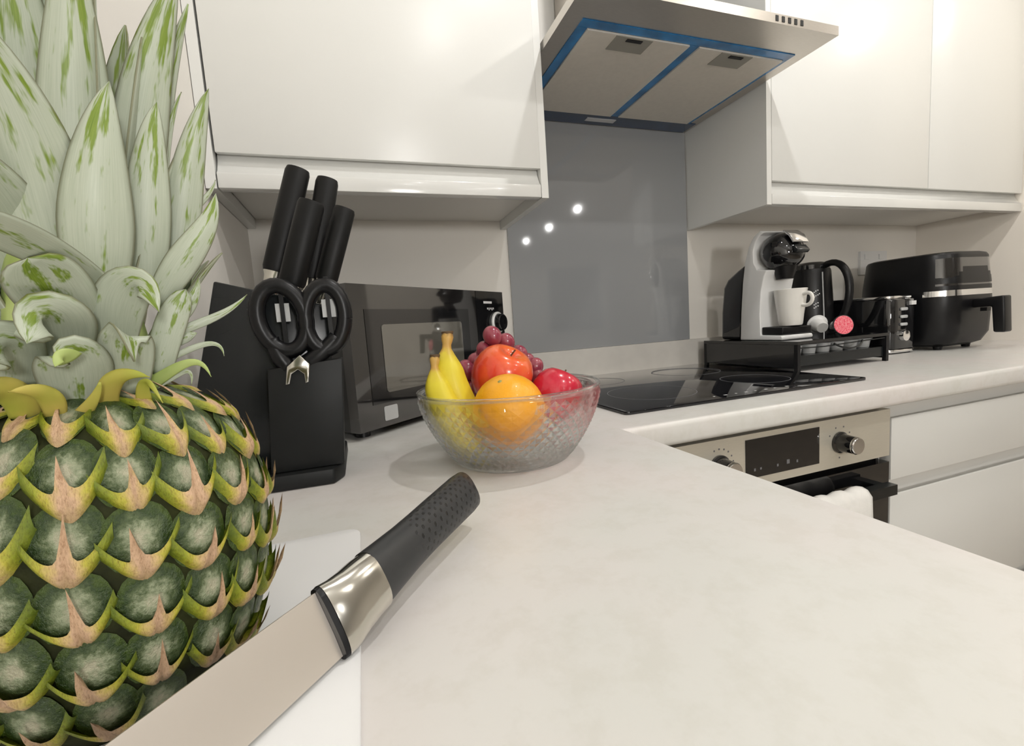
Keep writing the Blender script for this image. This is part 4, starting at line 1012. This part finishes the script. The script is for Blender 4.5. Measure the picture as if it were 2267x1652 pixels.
pl([(150, 650, .272), (110, 420, .262), (60, 230, .252), (-130, -40, .238)], 210)
pl([(60, 640, .285), (30, 480, .272), (-40, 400, .255), (-200, 240, .235)], 210)
pl([(390, 640, .280), (400, 470, .274), (415, 330, .270), (462, 196, .268)], 112)
pl([(325, 640, .272), (328, 480, .264), (325, 330, .262), (347, 226, .266)], 128)
pl([(220, 660, .264), (215, 500, .252), (205, 340, .250), (242, 180, .256)], 190, cup=.35)
pl([(345, 680, .268), (400, 560, .258), (470, 520, .256), (478, 428, .262)], 100, cup=.3)
pl([(380, 520, .280), (410, 470, .276), (470, 440, .276), (477, 398, .276)], 24)
pl([(350, 830, .268), (362, 760, .264), (380, 700, .262), (412, 640, .262)], 92, prof=1)
pl([(370, 730, .272), (410, 690, .27), (435, 660, .268), (440, 615, .27)], 50)
pl([(225, 640, .260), (130, 560, .240), (40, 520, .215), (-140, 460, .19)], 110, prof=1, cup=.1)
pl([(180, 740, .262), (150, 680, .250), (110, 630, .240), (60, 570, .225)], 190, prof=1, cup=.3)
pl([(262, 770, .262), (245, 650, .250), (300, 560, .240), (352, 690, .236)], 150, prof=0, cup=.15)
pl([(125, 810, .262), (120, 710, .250), (100, 655, .236), (60, 760, .228)], 220, prof=0, cup=.15)
pl([(285, 870, .260), (282, 760, .250), (268, 680, .241), (300, 800, .236)], 150, prof=0, cup=.15)
pl([(175, 900, .258), (170, 820, .250), (160, 745, .242), (135, 800, .236)], 190, 'leaf', prof=0, cup=.25)
pl([(160, 800, .236), (140, 780, .232), (130, 790, .230), (122, 812, .229)], 60, 'leaf_young', prof=2)
pl([(30, 860, .262), (40, 780, .252), (20, 730, .240), (-20, 800, .232)], 150, prof=1, cup=.4)
pl([(375, 745, .272), (430, 715, .272), (500, 705, .272), (547, 652, .272)], 32)
pl([(350, 810, .270), (420, 770, .268), (490, 735, .268), (496, 788, .266)], 22)
pl([(320, 860, .266), (390, 815, .262), (440, 770, .260), (467, 834, .256)], 42, 'leaf_young', prof=2)
pl([(340, 860, .266), (390, 835, .264), (430, 795, .264), (424, 852, .262)], 20)
pl([(395, 760, .272), (412, 745, .272), (425, 740, .272), (436, 738, .272)], 34)
pl([(250, 905, .252), (225, 860, .245), (250, 810, .240), (330, 835, .236)], 62, 'leaf_dry', prof=0, cup=.4)
pl([(320, 890, .250), (310, 850, .246), (318, 815, .243), (360, 892, .238)], 40, 'leaf_dry', prof=2, cup=.3)
pl([(120, 940, .250), (130, 890, .243), (105, 850, .238), (20, 868, .234)], 60, 'leaf_dry', prof=0, cup=.4)
pl([(60, 930, .252), (50, 880, .246), (20, 850, .242), (-40, 870, .236)], 80, 'leaf_dry', prof=1, cup=.4)
pl([(170, 935, .250), (190, 905, .246), (215, 885, .242), (222, 845, .238)], 42, 'leaf_dry', prof=2, cup=.3)
# far side of the crown
for i in range(22):
    az = phi0 + math.radians(75 + i * 190 / 21) + random.uniform(-.1, .1); lvl = i % 4
    e = V((math.cos(az), math.sin(az), 0)); b0 = A + e * (.022 - .003 * lvl) + V((0, 0, CZ + .012 + .02 * lvl))
    L = .055 + .04 * lvl; sp_ = (.060, .055, .045, .030)[lvl] * .62
    leaf([b0, b0 + e * sp_ * .35 + V((0, 0, L * .35)), b0 + e * sp_ * .7 + V((0, 0, L * .75)), b0 + e * sp_ + V((0, 0, L))], (.020, .026, .030, .032)[lvl])
